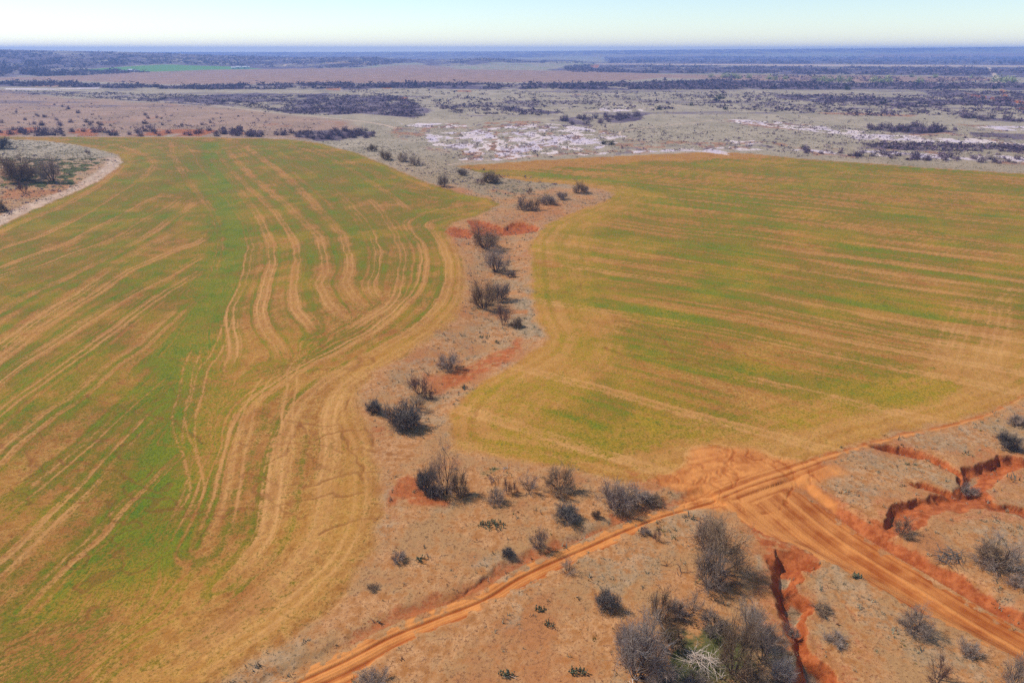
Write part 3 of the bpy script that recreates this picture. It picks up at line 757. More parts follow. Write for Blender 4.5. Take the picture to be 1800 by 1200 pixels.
gme = mesh_np("ground", verts, quads)
def put(name, a, b, c, d):
    at = gme.color_attributes.new(name, 'FLOAT_COLOR', 'POINT')
    at.data.foreach_set('color', np.stack([a, b, c, d], 1).astype(np.float32).ravel())
put('soilA', m_crop, m_field, m_red, m_road)
put('soilB', m_gray, m_salt, m_brush, m_pink)
put('soilC', m_pale, m_yel, m_wg, m_cow)
ground = bpy.data.objects.new("ground", gme)
scene.collection.objects.link(ground)
ground['kind'] = 'structure'

# ------------------------------------------------------------------ materials
def srgb(r, g, b):
    f = lambda c: (c / 255 / 12.92) if c <= 10.3 else ((c / 255 + .055) / 1.055) ** 2.4
    return (f(r), f(g), f(b), 1.0)

class NT:
    def __init__(s, name):
        s.m = bpy.data.materials.new(name); s.m.use_nodes = True
        s.t = s.m.node_tree; s.t.nodes.clear()
        s.out = s.n('ShaderNodeOutputMaterial'); s.bsdf = s.n('ShaderNodeBsdfPrincipled')
        s.t.links.new(s.bsdf.outputs[0], s.out.inputs['Surface'])
    def n(s, k, **kw):
        nd = s.t.nodes.new(k)
        for a, v in kw.items(): setattr(nd, a, v)
        return nd
    def l(s, a, b): s.t.links.new(a, b)
    def val(s, v, sock):
        if isinstance(v, bpy.types.NodeSocket): s.l(v, sock)
        else: sock.default_value = v
    def math(s, op, a, b=0.0, c=None, clamp=False):
        nd = s.n('ShaderNodeMath', operation=op, use_clamp=clamp)
        s.val(a, nd.inputs[0]); s.val(b, nd.inputs[1])
        if c is not None: s.val(c, nd.inputs[2])
        return nd.outputs[0]
    def mix(s, f, a, b, mode='MIX'):
        nd = s.n('ShaderNodeMix', data_type='RGBA', blend_type=mode)
        s.val(f, nd.inputs[0]); s.val(a, nd.inputs[6]); s.val(b, nd.inputs[7])
        return nd.outputs[2]
    def step(s, x, lo, hi):
        nd = s.n('ShaderNodeMapRange', interpolation_type='SMOOTHSTEP')
        s.val(x, nd.inputs[0]); nd.inputs[1].default_value = lo; nd.inputs[2].default_value = hi
        return nd.outputs[0]
    def noise(s, vec, scale, detail=4, rough=.55, stretch=None):
        if stretch:
            mp = s.n('ShaderNodeMapping'); s.l(vec, mp.inputs[0]); mp.inputs['Scale'].default_value = stretch; vec = mp.outputs[0]
        nd = s.n('ShaderNodeTexNoise'); s.l(vec, nd.inputs['Vector'])
        nd.inputs['Scale'].default_value = scale; nd.inputs['Detail'].default_value = detail; nd.inputs['Roughness'].default_value = rough
        return nd.outputs[0]

def ground_material():
    g = NT("ground earth and crop")
    geo = g.n('ShaderNodeNewGeometry').outputs['Position']
    def at(name):
        a = g.n('ShaderNodeAttribute', attribute_name=name)
        sp = g.n('ShaderNodeSeparateColor'); g.l(a.outputs['Color'], sp.inputs[0])
        return sp.outputs[0], sp.outputs[1], sp.outputs[2], a.outputs['Alpha']
    crop, field, red, road = at('soilA'); gray, salt, brush, pink = at('soilB'); pale, yel, wgr, cow = at('soilC')
    nf = g.noise(geo, 3.2, 6, .8)      # clods and sprouts
    nm = g.noise(geo, .9, 5, .7)      # tufts
    nl = g.noise(geo, .16, 4, .6)      # patches
    nx = g.noise(geo, .035, 3, .5)
    nb = g.noise(geo, .045, 5, .65, (1, .45, 1))
    c = lambda *a: srgb(*a)
    def addn(v, n, amp): return g.math('ADD', v, g.math('MULTIPLY', g.math('SUBTRACT', n, .5), amp))
    # sandy range
    sand = g.mix(g.step(nm, .35, .65), c(168, 110, 60), c(202, 148, 98))
    sand = g.mix(g.step(addn(nl, nm, .5), .42, .62), sand, c(174, 130, 84))
    sand = g.mix(g.math('MULTIPLY', g.step(addn(nx, nl, .8), .5, .66), .6), sand, c(176, 104, 56))
    speck = g.step(addn(nf, nm, .35), .52, .62)
    sand = g.mix(g.math('MULTIPLY', speck, .7), sand, c(112, 66, 42))
    grayc = g.mix(g.step(nm, .35, .65), c(132, 116, 88), c(180, 146, 110))
    grayc = g.mix(g.step(nf, .52, .62), grayc, c(92, 80, 60))
    col = g.mix(g.step(addn(addn(addn(gray, nf, 1.2), nm, 1.2), nl, .6), .25, .95), sand, grayc)
    fy = g.n('ShaderNodeSeparateXYZ'); g.l(geo, fy.inputs[0])
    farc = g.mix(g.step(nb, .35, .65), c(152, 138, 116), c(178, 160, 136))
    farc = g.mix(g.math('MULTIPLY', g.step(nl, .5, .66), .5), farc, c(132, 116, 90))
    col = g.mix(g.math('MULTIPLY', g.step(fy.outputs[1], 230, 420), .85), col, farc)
    greenw = g.mix(nm, c(104, 100, 56), c(74, 80, 40))
    col = g.mix(g.step(addn(addn(wgr, nf, .7), nm, .8), .42, .78), col, greenw)
    col = g.mix(g.math('MULTIPLY', g.step(fy.outputs[1], 1400, 1600), wgr), col, c(98, 140, 66))
    # distant tints
    pinkc = g.mix(g.step(nx, .35, .65), c(142, 108, 92), c(168, 128, 108))
    pinkc = g.mix(pale, pinkc, c(222, 192, 164))
    col = g.mix(g.math('MULTIPLY', pink, .92), col, pinkc)
    # field soil and crop
    soil = g.mix(g.step(nm, .35, .65), c(156, 100, 42), c(190, 136, 70))
    soil = g.mix(g.step(addn(nl, nm, .4), .5, .68), soil, c(162, 102, 46))
    soil = g.mix(g.math('MULTIPLY', g.step(nf, .5, .6), .6), soil, c(108, 62, 26))
    soil = g.mix(g.math('MULTIPLY', yel, .35), soil, c(194, 138, 50))
    soil = g.mix(g.math('MULTIPLY', pale, .65), soil, c(218, 160, 98))
    olive = g.mix(g.step(addn(nl, nm, .5), .35, .65), c(138, 108, 30), c(126, 108, 28))
    olive = g.mix(g.math('MULTIPLY', yel, .6), olive, c(182, 142, 34))
    olive = g.mix(g.math('MULTIPLY', g.step(nf, .46, .62), .6), olive, c(92, 72, 26))
    gr = g.mix(g.step(nl, .35, .62), c(100, 118, 22), c(126, 126, 22))
    gr = g.mix(g.math('MULTIPLY', yel, .5), gr, c(140, 128, 34))
    gr = g.mix(g.math('MULTIPLY', g.step(nf, .44, .62), .6), gr, c(56, 66, 20))
    cv = addn(addn(crop, nf, 2.0), nm, 1.5)
    fcol = g.mix(g.step(cv, .0, .54), soil, olive)
    fcol = g.mix(g.step(cv, .5, 1.06), fcol, gr)
    col = g.mix(field, col, fcol)
    # paths worn by cattle
    col = g.mix(g.math('MULTIPLY', cow, .65), col, c(128, 72, 34))
    # red earth
    rc = g.mix(g.step(nm, .35, .65), c(146, 66, 26), c(184, 104, 56))
    rc = g.mix(g.math('MULTIPLY', g.step(nf, .5, .7), .5), rc, c(128, 52, 22))
    col = g.mix(g.step(addn(addn(red, nf, 1.0), nm, 1.2), .25, 1.0), col, rc)
    # road earth
    rd = g.mix(pale, c(158, 78, 28), c(214, 138, 72))
    rd = g.mix(g.math('MULTIPLY', g.step(nf, .5, .72), .35), rd, c(132, 70, 34))
    col = g.mix(g.step(addn(addn(road, nf, .8), nm, .8), .2, .8), col, rd)
    # salt
    sc = g.mix(g.step(nb, .42, .6), c(226, 200, 188), c(206, 184, 188))
    col = g.mix(g.step(addn(addn(salt, nb, .8), nm, 1.2), .35, 1.0), col, sc)
    # thickets seen from afar: twigs and their litter
    bc = g.mix(g.step(nb, .4, .6), c(88, 70, 84), c(118, 100, 106))
    col = g.mix(g.step(addn(brush, nb, .9), .3, .68), col, bc)
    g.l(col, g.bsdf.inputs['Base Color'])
    rough = g.mix(salt, (.95, .95, .95, 1), (.55, .55, .55, 1))
    g.l(rough, g.bsdf.inputs['Roughness'])
    g.bsdf.inputs['Specular IOR Level'].default_value = .15
    hgt = g.math('ADD', g.math('MULTIPLY', nf, .55), g.math('MULTIPLY', nm, .6))
    bp = g.n('ShaderNodeBump'); g.l(hgt, bp.inputs['Height']); bp.inputs['Strength'].default_value = .55; bp.inputs['Distance'].default_value = .22
    g.l(bp.outputs[0], g.bsdf.inputs['Normal'])
    return g.m
gme.materials.append(ground_material())

def simple(name, c1, c2, scale=3.0, rough=.9, stretch=None):
    g = NT(name)
    pos = g.n('ShaderNodeNewGeometry').outputs['Position']
    inf = g.n('ShaderNodeObjectInfo').outputs['Random']
    n = g.noise(pos, scale, 4, .6, stretch)
    col = g.mix(g.step(n, .35, .65), srgb(*c1), srgb(*c2))
    br = g.math('ADD', .85, g.math('MULTIPLY', inf, .3))
    cmb = g.n('ShaderNodeCombineColor'); [g.l(br, cmb.inputs[i]) for i in range(3)]
    col = g.mix(1.0, col, cmb.outputs[0], 'MULTIPLY')
    g.l(col, g.bsdf.inputs['Base Color']); g.bsdf.inputs['Roughness'].default_value = rough
    g.bsdf.inputs['Specular IOR Level'].default_value = .1
    return g.m
M_bark = simple("dark bark", (72, 56, 50), (102, 82, 70), 6)
M_twig = simple("grey brown twigs", (134, 116, 102), (168, 146, 128), 2)
M_twig_b = simple("brown twigs", (126, 102, 80), (156, 130, 102), 2)
M_twig_d = simple("dark dense twigs", (96, 88, 82), (128, 116, 104), 2)
M_twig_r = simple("reddish twigs", (112, 84, 74), (138, 104, 90), 2)
M_twig_p = simple("pale twigs", (150, 134, 122), (176, 160, 146), 2)
M_dead = simple("bleached dead wood", (186, 164, 146), (214, 194, 176), 4)
M_weed = simple("grey green weeds", (122, 118, 92), (156, 142, 116), 1.2)
M_grass = simple("short green grass", (80, 88, 40), (112, 112, 58), .7)
M_drygrass = simple("red brown grass stubble", (130, 86, 56), (164, 116, 76), .8)
M_cactus = simple("prickly pear pads", (94, 98, 72), (120, 122, 94), 5)
M_farbush = simple("distant shrub twigs", (100, 80, 98), (132, 110, 122), .05)
M_cedar = simple("dark evergreen needles", (40, 46, 34), (58, 62, 44), .5)
M_cotton = simple("pale spring leaves", (138, 148, 96), (166, 172, 120), .3)
M_whitewall = simple("white painted wall", (215, 212, 205), (232, 230, 224), 1)
M_metalroof = simple("pale metal roof", (196, 196, 194), (214, 214, 212), .4)
M_doord = simple("dark door", (70, 60, 54), (84, 72, 64), 1)

# ------------------------------------------------------------------ twig builder
def tubes(segs, sides=3):
    """segs: (n,8) p0 p1 r0 r1 -> vertices and quads"""
    S = np.array(segs, float)
    p0, p1, r0, r1 = S[:, :3], S[:, 3:6], S[:, 6], S[:, 7]
    d = p1 - p0; d /= np.maximum(np.linalg.norm(d, axis=1, keepdims=True), 1e-6)
    ref = np.where(np.abs(d[:, 2:3]) > .9, [[1., 0, 0]], [[0, 0, 1.]])
    u = np.cross(d, ref); u /= np.linalg.norm(u, axis=1, keepdims=True); w = np.cross(d, u)
    n = len(S); V = np.zeros((n, 2 * sides, 3))
    for k in range(sides):
        a = 2 * math.pi * k / sides
        off = math.cos(a) * u + math.sin(a) * w
        V[:, k] = p0 + off * r0[:, None]; V[:, sides + k] = p1 + off * r1[:, None]
    F = []
    base = (np.arange(n) * 2 * sides)[:, None]
    for k in range(sides):
        j = (k + 1) % sides
        F.append(base + np.array([[k, j, sides + j, sides + k]]))
    return V.reshape(-1, 3), np.concatenate(F)

def shrub_segs(height, width, stems, twigs, seed, tw=.011, low=.25):
    """a leafless multi-stemmed bush: stems fan out from the ground, fork, and carry twigs that point outward"""
    r = np.random.default_rng(seed)
    wood, fine, tips = [], [], []
    rad = width / 2
    def grow(p, d, L, r0, lev):
        n = 4 if lev < 2 else 3
        for i in range(n):
            bend = r.normal(0, .13 + .05 * lev, 3); bend[2] += .07
            d = d + bend; d = d / np.linalg.norm(d)
            q = p + d * L / n; q[2] = max(q[2], .04)
            r1 = r0 * .80
            (wood if lev < 2 else fine).append([*p, *q, r0, r1])
            if lev < 3 and (i > 0 or lev > 0):
                for _ in range(2 if r.random() < .6 else 1):
                    sd = r.normal(0, 1, 3); sd -= d * (sd @ d); sd /= np.linalg.norm(sd)
                    nd = d * r.uniform(.7, 1.0) + sd * r.uniform(.4, .8); nd[2] += .04; nd /= np.linalg.norm(nd)
                    grow(q.copy(), nd, L * r.uniform(.40, .62), r1 * .6, lev + 1)
            if lev >= 1: tips.append((q.copy(), d.copy()))
            p = q; r0 = r1
    for s in range(stems):
        a = 2 * math.pi * (s + r.uniform(-.45, .45)) / stems
        el = math.radians(r.uniform(low * 60, 82))
        L = 1 / math.sqrt((math.cos(el) / rad) ** 2 + (math.sin(el) / height) ** 2) * r.uniform(.6, 1.0)
        d = np.array([math.cos(a) * math.cos(el), math.sin(a) * math.cos(el), math.sin(el)])
        b = np.array([math.cos(a) * rad * .07, math.sin(a) * rad * .07, -.08])
        grow(b, d, L * .72, .026 * height ** .75 * r.uniform(.6, 1.1), 0)
    T = np.array([t[0] for t in tips]); D = np.array([t[1] for t in tips])
    k = r.integers(0, len(T), twigs)
    st = T[k] + r.normal(0, .05 * rad, (twigs, 3))
    d = D[k] + r.normal(0, .42, (twigs, 3)); d[:, 2] += .12
    d /= np.linalg.norm(d, axis=1, keepdims=True)
    ln = r.uniform(.14, .34, twigs) * height ** .6
    en = st + d * ln[:, None]
    st[:, 2] = np.maximum(st[:, 2], .03); en[:, 2] = np.maximum(en[:, 2], .03)
    F = np.hstack([st, en, np.full((twigs, 1), tw), np.full((twigs, 1), tw * .35)])
    fine = np.vstack([np.array(fine), F]) if fine else F
    W = np.array(wood)
    sx = rad / np.percentile(np.hypot(fine[:, 3], fine[:, 4]), 95); sz = height / np.percentile(fine[:, 5], 98.5)
    for A in (W, fine):
        A[:, [0, 1, 3, 4]] *= sx; A[:, [2, 5]] *= sz
    W[:, 6:] = np.clip(W[:, 6:], .014, .3); fine[:, 6:] = np.clip(fine[:, 6:], .004, .02)
    return W, fine

def obj(name, me, parent=None, mat=None):
    o = bpy.data.objects.new(name, me); scene.collection.objects.link(o)
    if mat and me is not None and not me.materials: me.materials.append(mat)
    if parent: o.parent = parent
    return o

shrub_cache = {}
def shrub_meshes(kind, var):
    key = (kind, var)
    if key in shrub_cache: return shrub_cache[key]
    spec = {  # height, width, stems, twigs
        'tree': (3.4, 4.2, 9, 2100, 'twig', .009), 'bush': (2.4, 3.0, 12, 1200, 'twig', .009), 'dense': (1.6, 2.2, 16, 1800, 'dark', .009),
        'thin': (2.0, 2.0, 6, 300, 'red', .007), 'low': (1.1, 2.4, 14, 900, 'twig', .009), 'pale': (2.6, 3.4, 12, 2100, 'pale', .008), 'open': (3.4, 3.8, 8, 700, 'twig', .008)}[kind]
    h, w, st, tw, mt, thick = spec
    W, F = shrub_segs(h, w, st, tw, 1000 + sum(map(ord, kind)) * 7 + var, tw=thick)
    vw, fw = tubes(W, 5); vf, ff = tubes(F, 3)
    a = mesh_np(kind + " limbs", vw, fw); b = mesh_np(kind + " twigs", vf, ff, False)
    a.materials.append(M_bark)
    if var == 1 and mt in ('twig', 'dark'): b.materials.append(M_twig_b)
    else: b.materials.append({'twig': M_twig, 'dark': M_twig_d, 'red': M_twig_r, 'pale': M_twig_p}[mt])
    shrub_cache[key] = (a, b, h, w)
    return shrub_cache[key]

def px_scale(px, py):
    """photo pixels per metre at a ground point"""
    dx, dy, dz = ray(px, py)
    t = H / -dz
    return 1200 / t

BUSH_NO = [0]
def bush(px, py, wpx, hpx, kind, label, name='bare_shrub', cat='shrub', group=None):
    """px, py: where it roots; wpx, hpx: its size in the photo"""
    BUSH_NO[0] += 1
    var = BUSH_NO[0] % 3
    a, b, h, w = shrub_meshes(kind, var)
    x, y, z = stand(px, py)
    s = px_scale(px, py)
    dep = math.atan2(H, y)
    W = wpx / s * .95; Ht = max((hpx / s - W * math.sin(dep) * .35) / math.cos(dep), W * .32)
    o = obj(name, None)
    o.location = (x, y, z - .05); o.rotation_euler = (0, 0, random.uniform(0, 6.28))
    o.scale = (W / w, W / w, Ht / h)
    o['label'] = label; o['category'] = cat
    if group: o['group'] = group
    obj('limb', a, o); obj('twigs', b, o)
    return o

G1 = 'bare shrubs along the strip between the two fields'
G2 = 'bare shrubs on the sandy ground by the dirt roads'
G3 = 'bare shrubs on the grey hummock at the left'
B = [
 (36, 317, 62, 42, 'dense', 'wide dark twiggy thicket on the grey hummock at the left edge of the fields', G3),
 (92, 319, 46, 44, 'bush', 'round purple-grey bare shrub on the hummock, right of the wider thicket', G3),
 (43, 339, 22, 22, 'thin', 'small open shrub on the pink soil just below the hummock thickets', G3),
 (0, 372, 24, 22, 'dense', 'low dark shrub cut by the left picture edge beside the field corner', G3),
 (2, 262, 40, 20, 'dense', 'dark shrub on top of the hummock cut by the left picture edge', G3),
 (155, 272, 12, 10, 'thin', 'lone small shrub on the pale track around the hummock', G3),
 (678, 281, 24, 20, 'bush', 'leftmost bare tree in the grey corridor above the left field corner', G1),
 (707, 284, 24, 16, 'bush', 'middle bare shrub in the grey corridor above the left field corner', G1),
 (729, 291, 24, 20, 'bush', 'rightmost dark shrub of three in the grey corridor above the left field', G1),
 (655, 266, 20, 12, 'low', 'low shrub at the upper end of the grey corridor', G1),
 (780, 328, 26, 22, 'bush', 'dark shrub at the foot of the grey corridor by the left field tip', G1),
 (812, 308, 22, 12, 'low', 'flat dark shrub on the upper rim of the pale grassy corridor', G1),
 (862, 321, 34, 20, 'dense', 'dark bushy shrub on the upper rim of the pale grassy corridor', G1),
 (845, 325, 16, 12, 'thin', 'small shrub left of the dark bushy one on the corridor rim', G1),
 (930, 341, 14, 12, 'thin', 'small faint shrub on the pale grass between the field tips', G1),
 (1018, 340, 24, 24, 'bush', 'upright dark shrub at the spit where the strip points into the right field', G1),
 (1028, 338, 18, 12, 'low', 'low shrub hugging the right side of the upright one on the spit', G1),
 (918, 369, 24, 28, 'bush', 'left shrub of the pinkish clump above the red headcut', G1),
 (938, 369, 28, 24, 'bush', 'right shrub of the pinkish clump above the red headcut', G1),
 (965, 359, 38, 16, 'low', 'wide low grey shrub behind the pinkish clump', G1),
 (988, 350, 26, 14, 'low', 'faint low shrub between the clump and the spit', G1),
 (853, 436, 58, 44, 'bush', 'large dark shrub just below the red headcut in the strip', G1),
 (872, 478, 50, 46, 'bush', 'second large shrub down the strip below the headcut', G1),
 (897, 487, 18, 14, 'low', 'small shrub tucked right of the second large one in the strip', G1),
 (850, 541, 56, 62, 'bush', 'tallest dark shrub in the middle of the strip', G1),
 (878, 529, 40, 34, 'low', 'low grey shrub leaning against the tallest one in the strip', G1),
 (884, 571, 28, 38, 'thin', 'open slender shrub with few twigs below the tallest strip shrub', G1),
 (909, 575, 24, 18, 'dense', 'small dark shrub right of the slender open one', G1),
 (790, 647, 50, 34, 'bush', 'dark gnarled shrub at the edge of the red bare earth', G1),
 (738, 692, 46, 42, 'thin', 'sparse pinkish shrub left of the lower red patch', G1),
 (752, 700, 24, 26, 'thin', 'smaller sparse shrub right of the pinkish one in the strip', G1),
 (658, 725, 32, 26, 'dense', 'small round dark shrub beside the bend of the left field edge', G1),
 (712, 753, 68, 52, 'dense', 'big dark thicket at the lower end of the strip', G1),
 (732, 722, 40, 40, 'open', 'open branching shrub rising behind the big dark thicket', G1),
 (782, 866, 70, 92, 'open', 'tall open mesquite with forked limbs at the field corner', G2),
 (748, 862, 42, 44, 'dense', 'dark low shrub at the left foot of the tall forked mesquite', G2),
 (808, 868, 38, 46, 'bush', 'dark shrub at the right foot of the tall forked mesquite', G2),
 (765, 872, 26, 22, 'dense', 'small dark shrub in front of the tall forked mesquite', G2),
 (930, 861, 42, 40, 'open', 'open dark-limbed shrub left of the fan-shaped one below the right field', G2),
 (984, 861, 62, 52, 'bush', 'fan-shaped bare shrub just below the edge of the right field', G2),
 (872, 882, 36, 28, 'bush', 'grey shrub left of the open dark-limbed one', G2),
 (892, 868, 20, 30, 'thin', 'slender shrub between the grey and the open dark-limbed shrubs', G2),
 (904, 866, 16, 22, 'thin', 'thin sprig beside the slender shrub', G2),
 (1078, 894, 66, 54, 'bush', 'broad dark shrub on the grey weeds above the dirt road', G2),
 (1108, 880, 66, 34, 'low', 'low spreading grey shrub right of the broad dark one', G2),
 (1145, 880, 40, 18, 'low', 'low grey end of the thicket beside the road junction', G2),
 (1000, 865, 18, 12, 'low', 'small shrub at the right foot of the fan-shaped one', G2),
 (997, 911, 50, 32, 'dense', 'round low dark shrub alone on the tan ground below the fan-shaped one', G2),
 (1048, 909, 18, 15, 'dense', 'tiny dark shrub between the round low one and the dirt road', G2),
 (948, 961, 34, 36, 'bush', 'upright grey shrub on the upper side of the dirt road', G2),
 (893, 976, 26, 18, 'dense', 'small grey shrub on the red bank of the dirt road', G2),
 (1155, 949, 18, 24, 'thin', 'small sprig below the dirt road near the junction', G2),
 (1135, 938, 22, 14, 'low', 'low grey shrub on the lower verge near the junction', G2),
 (998, 1004, 34, 30, 'open', 'small dark-limbed shrub on the lower verge of the dirt road', G2),
 (1262, 1004, 112, 104, 'tree', 'largest bare mesquite with dark spreading limbs below the junction', G2),
 (1245, 1030, 70, 70, 'bush', 'lower grey mass of twigs at the foot of the largest mesquite', G2),
 (1065, 1066, 46, 36, 'dense', 'compact round grey-blue shrub alone on the sand', G2),
 (1160, 1086, 48, 56, 'bush', 'grey shrub at the upper left of the green hollow', G2),
 (1218, 1074, 38, 42, 'open', 'small black-limbed shrub at the top of the green hollow', G2),
 (1190, 1082, 44, 30, 'low', 'low grey shrub between the two at the top of the green hollow', G2),
 (1120, 1188, 100, 112, 'pale', 'big pale grey twiggy mesquite left of the brush pile', G2),
 (1102, 1150, 60, 60, 'pale', 'pale grey shrub behind the upper left of the big pale mesquite', G2),
 (1165, 1215, 70, 60, 'bush', 'grey shrub cut by the bottom edge beside the brush pile', G2),
 (1290, 1185, 74, 112, 'bush', 'tall grey mesquite right of the brush pile', G2),
 (1342, 1160, 80, 78, 'tree', 'dark spreading mesquite at the right rim of the green hollow', G2),
 (1320, 1120, 66, 66, 'pale', 'pale shrub behind the dark spreading one at the hollow rim', G2),
 (1370, 1195, 50, 44, 'pale', 'drooping pale shrub right of the hollow at the bottom edge', G2),
 (655, 1208, 66, 40, 'bush', 'grey shrub cut by the bottom edge left of the sandy ground', G2),
 (1752, 996, 104, 76, 'open', 'broad open mesquite over dark green grass by the right edge', G2),
 (1735, 990, 60, 44, 'low', 'low grey shrub under the broad open mesquite', G2),
 (1768, 786, 42, 32, 'dense', 'round grey-blue shrub on the range above the long gully', G2),
 (1790, 748, 34, 22, 'low', 'pale green-grey shrub by the right edge below the curving road', G2),
 (1586, 938, 40, 34, 'bush', 'grey shrub growing in the mouth of the gully', G2),
 (1700, 868, 36, 20, 'low', 'low grey shrub on the gully floor at the fork', G2),
 (1606, 1108, 60, 48, 'bush', 'faint grey shrub on the lower verge of the wide road', G2),
 (1648, 1195, 44, 48, 'thin', 'sparse shrub near the bottom edge below the wide road', G2),
 (1782, 1215, 66, 64, 'bush', 'grey shrub in the lower right corner', G2),
 (1795, 1033, 44, 26, 'low', 'low green-grey shrub cut by the right edge above the wide road', G2),
 (1178, 1140, 56, 44, 'low', 'low grey brush left of the brush pile, behind the big pale mesquite', G2),
 (1258, 1112, 60, 40, 'low', 'flat grey brush on the olive grass above the brush pile', G2),
 (1225, 1208, 60, 34, 'low', 'low brush below the brush pile at the bottom edge', G2),
 (1325, 1205, 60, 44, 'bush', 'grey-brown shrub at the bottom edge between two tall mesquites', G2),
 (1240, 960, 60, 50, 'low', 'grey twigs behind the left side of the largest mesquite', G2),
 (1395, 1120, 26, 20, 'low', 'small grey brush on the bottom gully rim', G2),
 (1445, 1075, 40, 20, 'low', 'low grey brush right of the bottom gully', G2),
 (1470, 1130, 44, 20, 'low', 'flat green-grey brush below the short red cut', G2),
 (700, 985, 30, 18, 'low', 'low grey brush alone on the open range left of the dirt road', G2),
 (655, 1035, 26, 12, 'low', 'flat grey brush by the lower edge of the left field', G2),
 (1700, 1150, 40, 26, 'low', 'flat grey shrub between the faint one and the lower right corner', G2),
]
for px, py, w, h, kind, label, grp in B:
    bush(px, py, w, h, kind, label, group=grp)

# ------------------------------------------------------------------ prickly pears
def cactus(px, py, wpx, label, n=40):
    x, y, z = stand(px, py); W = wpx / px_scale(px, py)
    o = obj('prickly_pear', None); o.location = (x, y, z); o['label'] = label; o['category'] = 'cactus'; o['group'] = 'prickly pear clumps on the sandy ground'
    V = []; F = []
    r = np.random.default_rng(int(px))
    for i in range(n):
        a = r.uniform(0, 6.28); d = W / 2 * math.sqrt(r.random())
        c0 = np.array([math.cos(a) * d, math.sin(a) * d * .6, 0.0]); lev = r.integers(1, 4)
        yaw = r.uniform(0, 6.28)
        for k in range(lev):
            hh = r.uniform(.16, .24); ww = hh * .38; th = .025
            tilt = r.normal(0, .35, 2)
            up = np.array([tilt[0], tilt[1], 1.0]); up /= np.linalg.norm(up)
            sd = np.cross(up, [math.cos(yaw), math.sin(yaw), 0]); sd /= np.linalg.norm(sd); nn = np.cross(up, sd)
            b = len(V); ring = []
            for q in range(8):
                t = 2 * math.pi * q / 8
                V.append(c0 + up * (hh / 2 + math.sin(t) * hh / 2) + sd * math.cos(t) * ww); ring.append(b + q)
            V.append(c0 + up * hh / 2 + nn * th); V.append(c0 + up * hh / 2 - nn * th)
            for q in range(8):
                j = (q + 1) % 8
                F.append([b + q, b + j, b + 8]); F.append([b + j, b + q, b + 9])
            c0 = c0 + up * hh * .9; yaw += r.uniform(.5, 1.5)
    me = mesh_np('pads', np.array(V), np.array(F)); obj('pads', me, o, M_cactus)
for c_ in [(865, 924, 50, 'widest green prickly pear clump alone on the tan ground below the tall mesquite', 90),
           (950, 1071, 22, 'small green prickly pear below the dirt road', 26),
           (1015, 1182, 30, 'grey-green prickly pear near the bottom edge, left of the pale mesquite', 40),
           (890, 1186, 28, 'prickly pear at the bottom edge, left of the grey-green one', 40),
           (966, 1098, 18, 'grey prickly pear just below the small green one', 20),
           (1507, 1014, 20, 'tiny prickly pear on the lower verge of the wide road', 24),
           (853, 593, 22, 'left prickly pear of two in the strip above the red earth', 24),
           (878, 602, 18, 'right prickly pear of two in the strip above the red earth', 20),
           (740, 985, 20, 'green prickly pear on the range above the dirt road', 20)]:
    cactus(*c_)

# ------------------------------------------------------------------ dead wood
def deadwood(px, py, wpx, n, label, name, mat, long_=1.0, flat_=.3, cat='dead wood', thick=.03):
    x, y, z = stand(px, py); W = wpx / px_scale(px, py)
    r = np.random.default_rng(int(px * 3 + py)); S = []
    for i in range(n):
        a = r.uniform(0, 6.28); d = W / 2 * math.sqrt(r.random()) * .8
        p = np.array([math.cos(a) * d, math.sin(a) * d * .7, r.uniform(.03, flat_)]); b = r.uniform(0, 6.28); e = r.normal(0, .22)
        L = r.uniform(.4, 1.0) * long_; dr = np.array([math.cos(b), math.sin(b), e + .12]); dr /= np.linalg.norm(dr)
        rr = thick * r.uniform(.5, 1.1)
        for k in range(3):
            q = p + dr * L / 3; q[2] = max(q[2], .03)
            S.append([*p, *q, rr, rr * .75]); 
            if r.random() < .6:
                sd = dr + r.normal(0, .6, 3); sd /= np.linalg.norm(sd); e2 = q + sd * L * .35; e2[2] = max(e2[2], .02)
                S.append([*q, *e2, rr * .5, rr * .2])
            p = q; rr *= .75; dr = dr + r.normal(0, .18, 3); dr /= np.linalg.norm(dr)
    v, f = tubes(S, 5); me = mesh_np(name, v, f)
    o = obj(name, me, None, mat); o.location = (x, y, z); o['label'] = label; o['category'] = cat
    return o
deadwood(1232, 1165, 62, 95, 'pile of bleached pale branches in the green hollow between the mesquites', 'brush_pile', M_dead, 2.0, .9, 'brush pile', .032)
deadwood(1108, 1195, 16, 5, 'bent bleached branch at the foot of the big pale mesquite', 'dead_branch', M_dead, 1.6, .3, 'dead wood', .05)
deadwood(1668, 981, 60, 60, 'long dark heap of dead brush beside the broad open mesquite', 'brush_heap', M_twig_d, 1.8, .5, 'brush pile', .04)
deadwood(867, 842, 34, 12, 'scattered red-brown fallen branches left of the slender shrubs', 'fallen_branches', M_twig_r, 1.7, .2, 'dead wood', .05)
deadwood(888, 824, 16, 7, 'small heap of pale sticks on the green weeds by the field edge', 'stick_heap', M_dead, .9, .2, 'dead wood', .03)
deadwood(816, 871, 20, 3, 'grey log lying at the right foot of the tall forked mesquite', 'fallen_log', M_bark, 1.9, .1, 'log', .09)
deadwood(1171, 996, 12, 3, 'dark sticks on the tan ground left of the largest mesquite', 'fallen_sticks', M_bark, 1.2, .12, 'dead wood', .04)
deadwood(1196, 1004, 18, 4, 'reddish sticks just below the dark ones near the largest mesquite', 'fallen_sticks', M_twig_r, 1.2, .1, 'dead wood', .04)
deadwood(898, 1188, 9, 2, 'short white stick beside the prickly pear at the bottom edge', 'white_stick', M_dead, .8, .1, 'dead wood', .04)
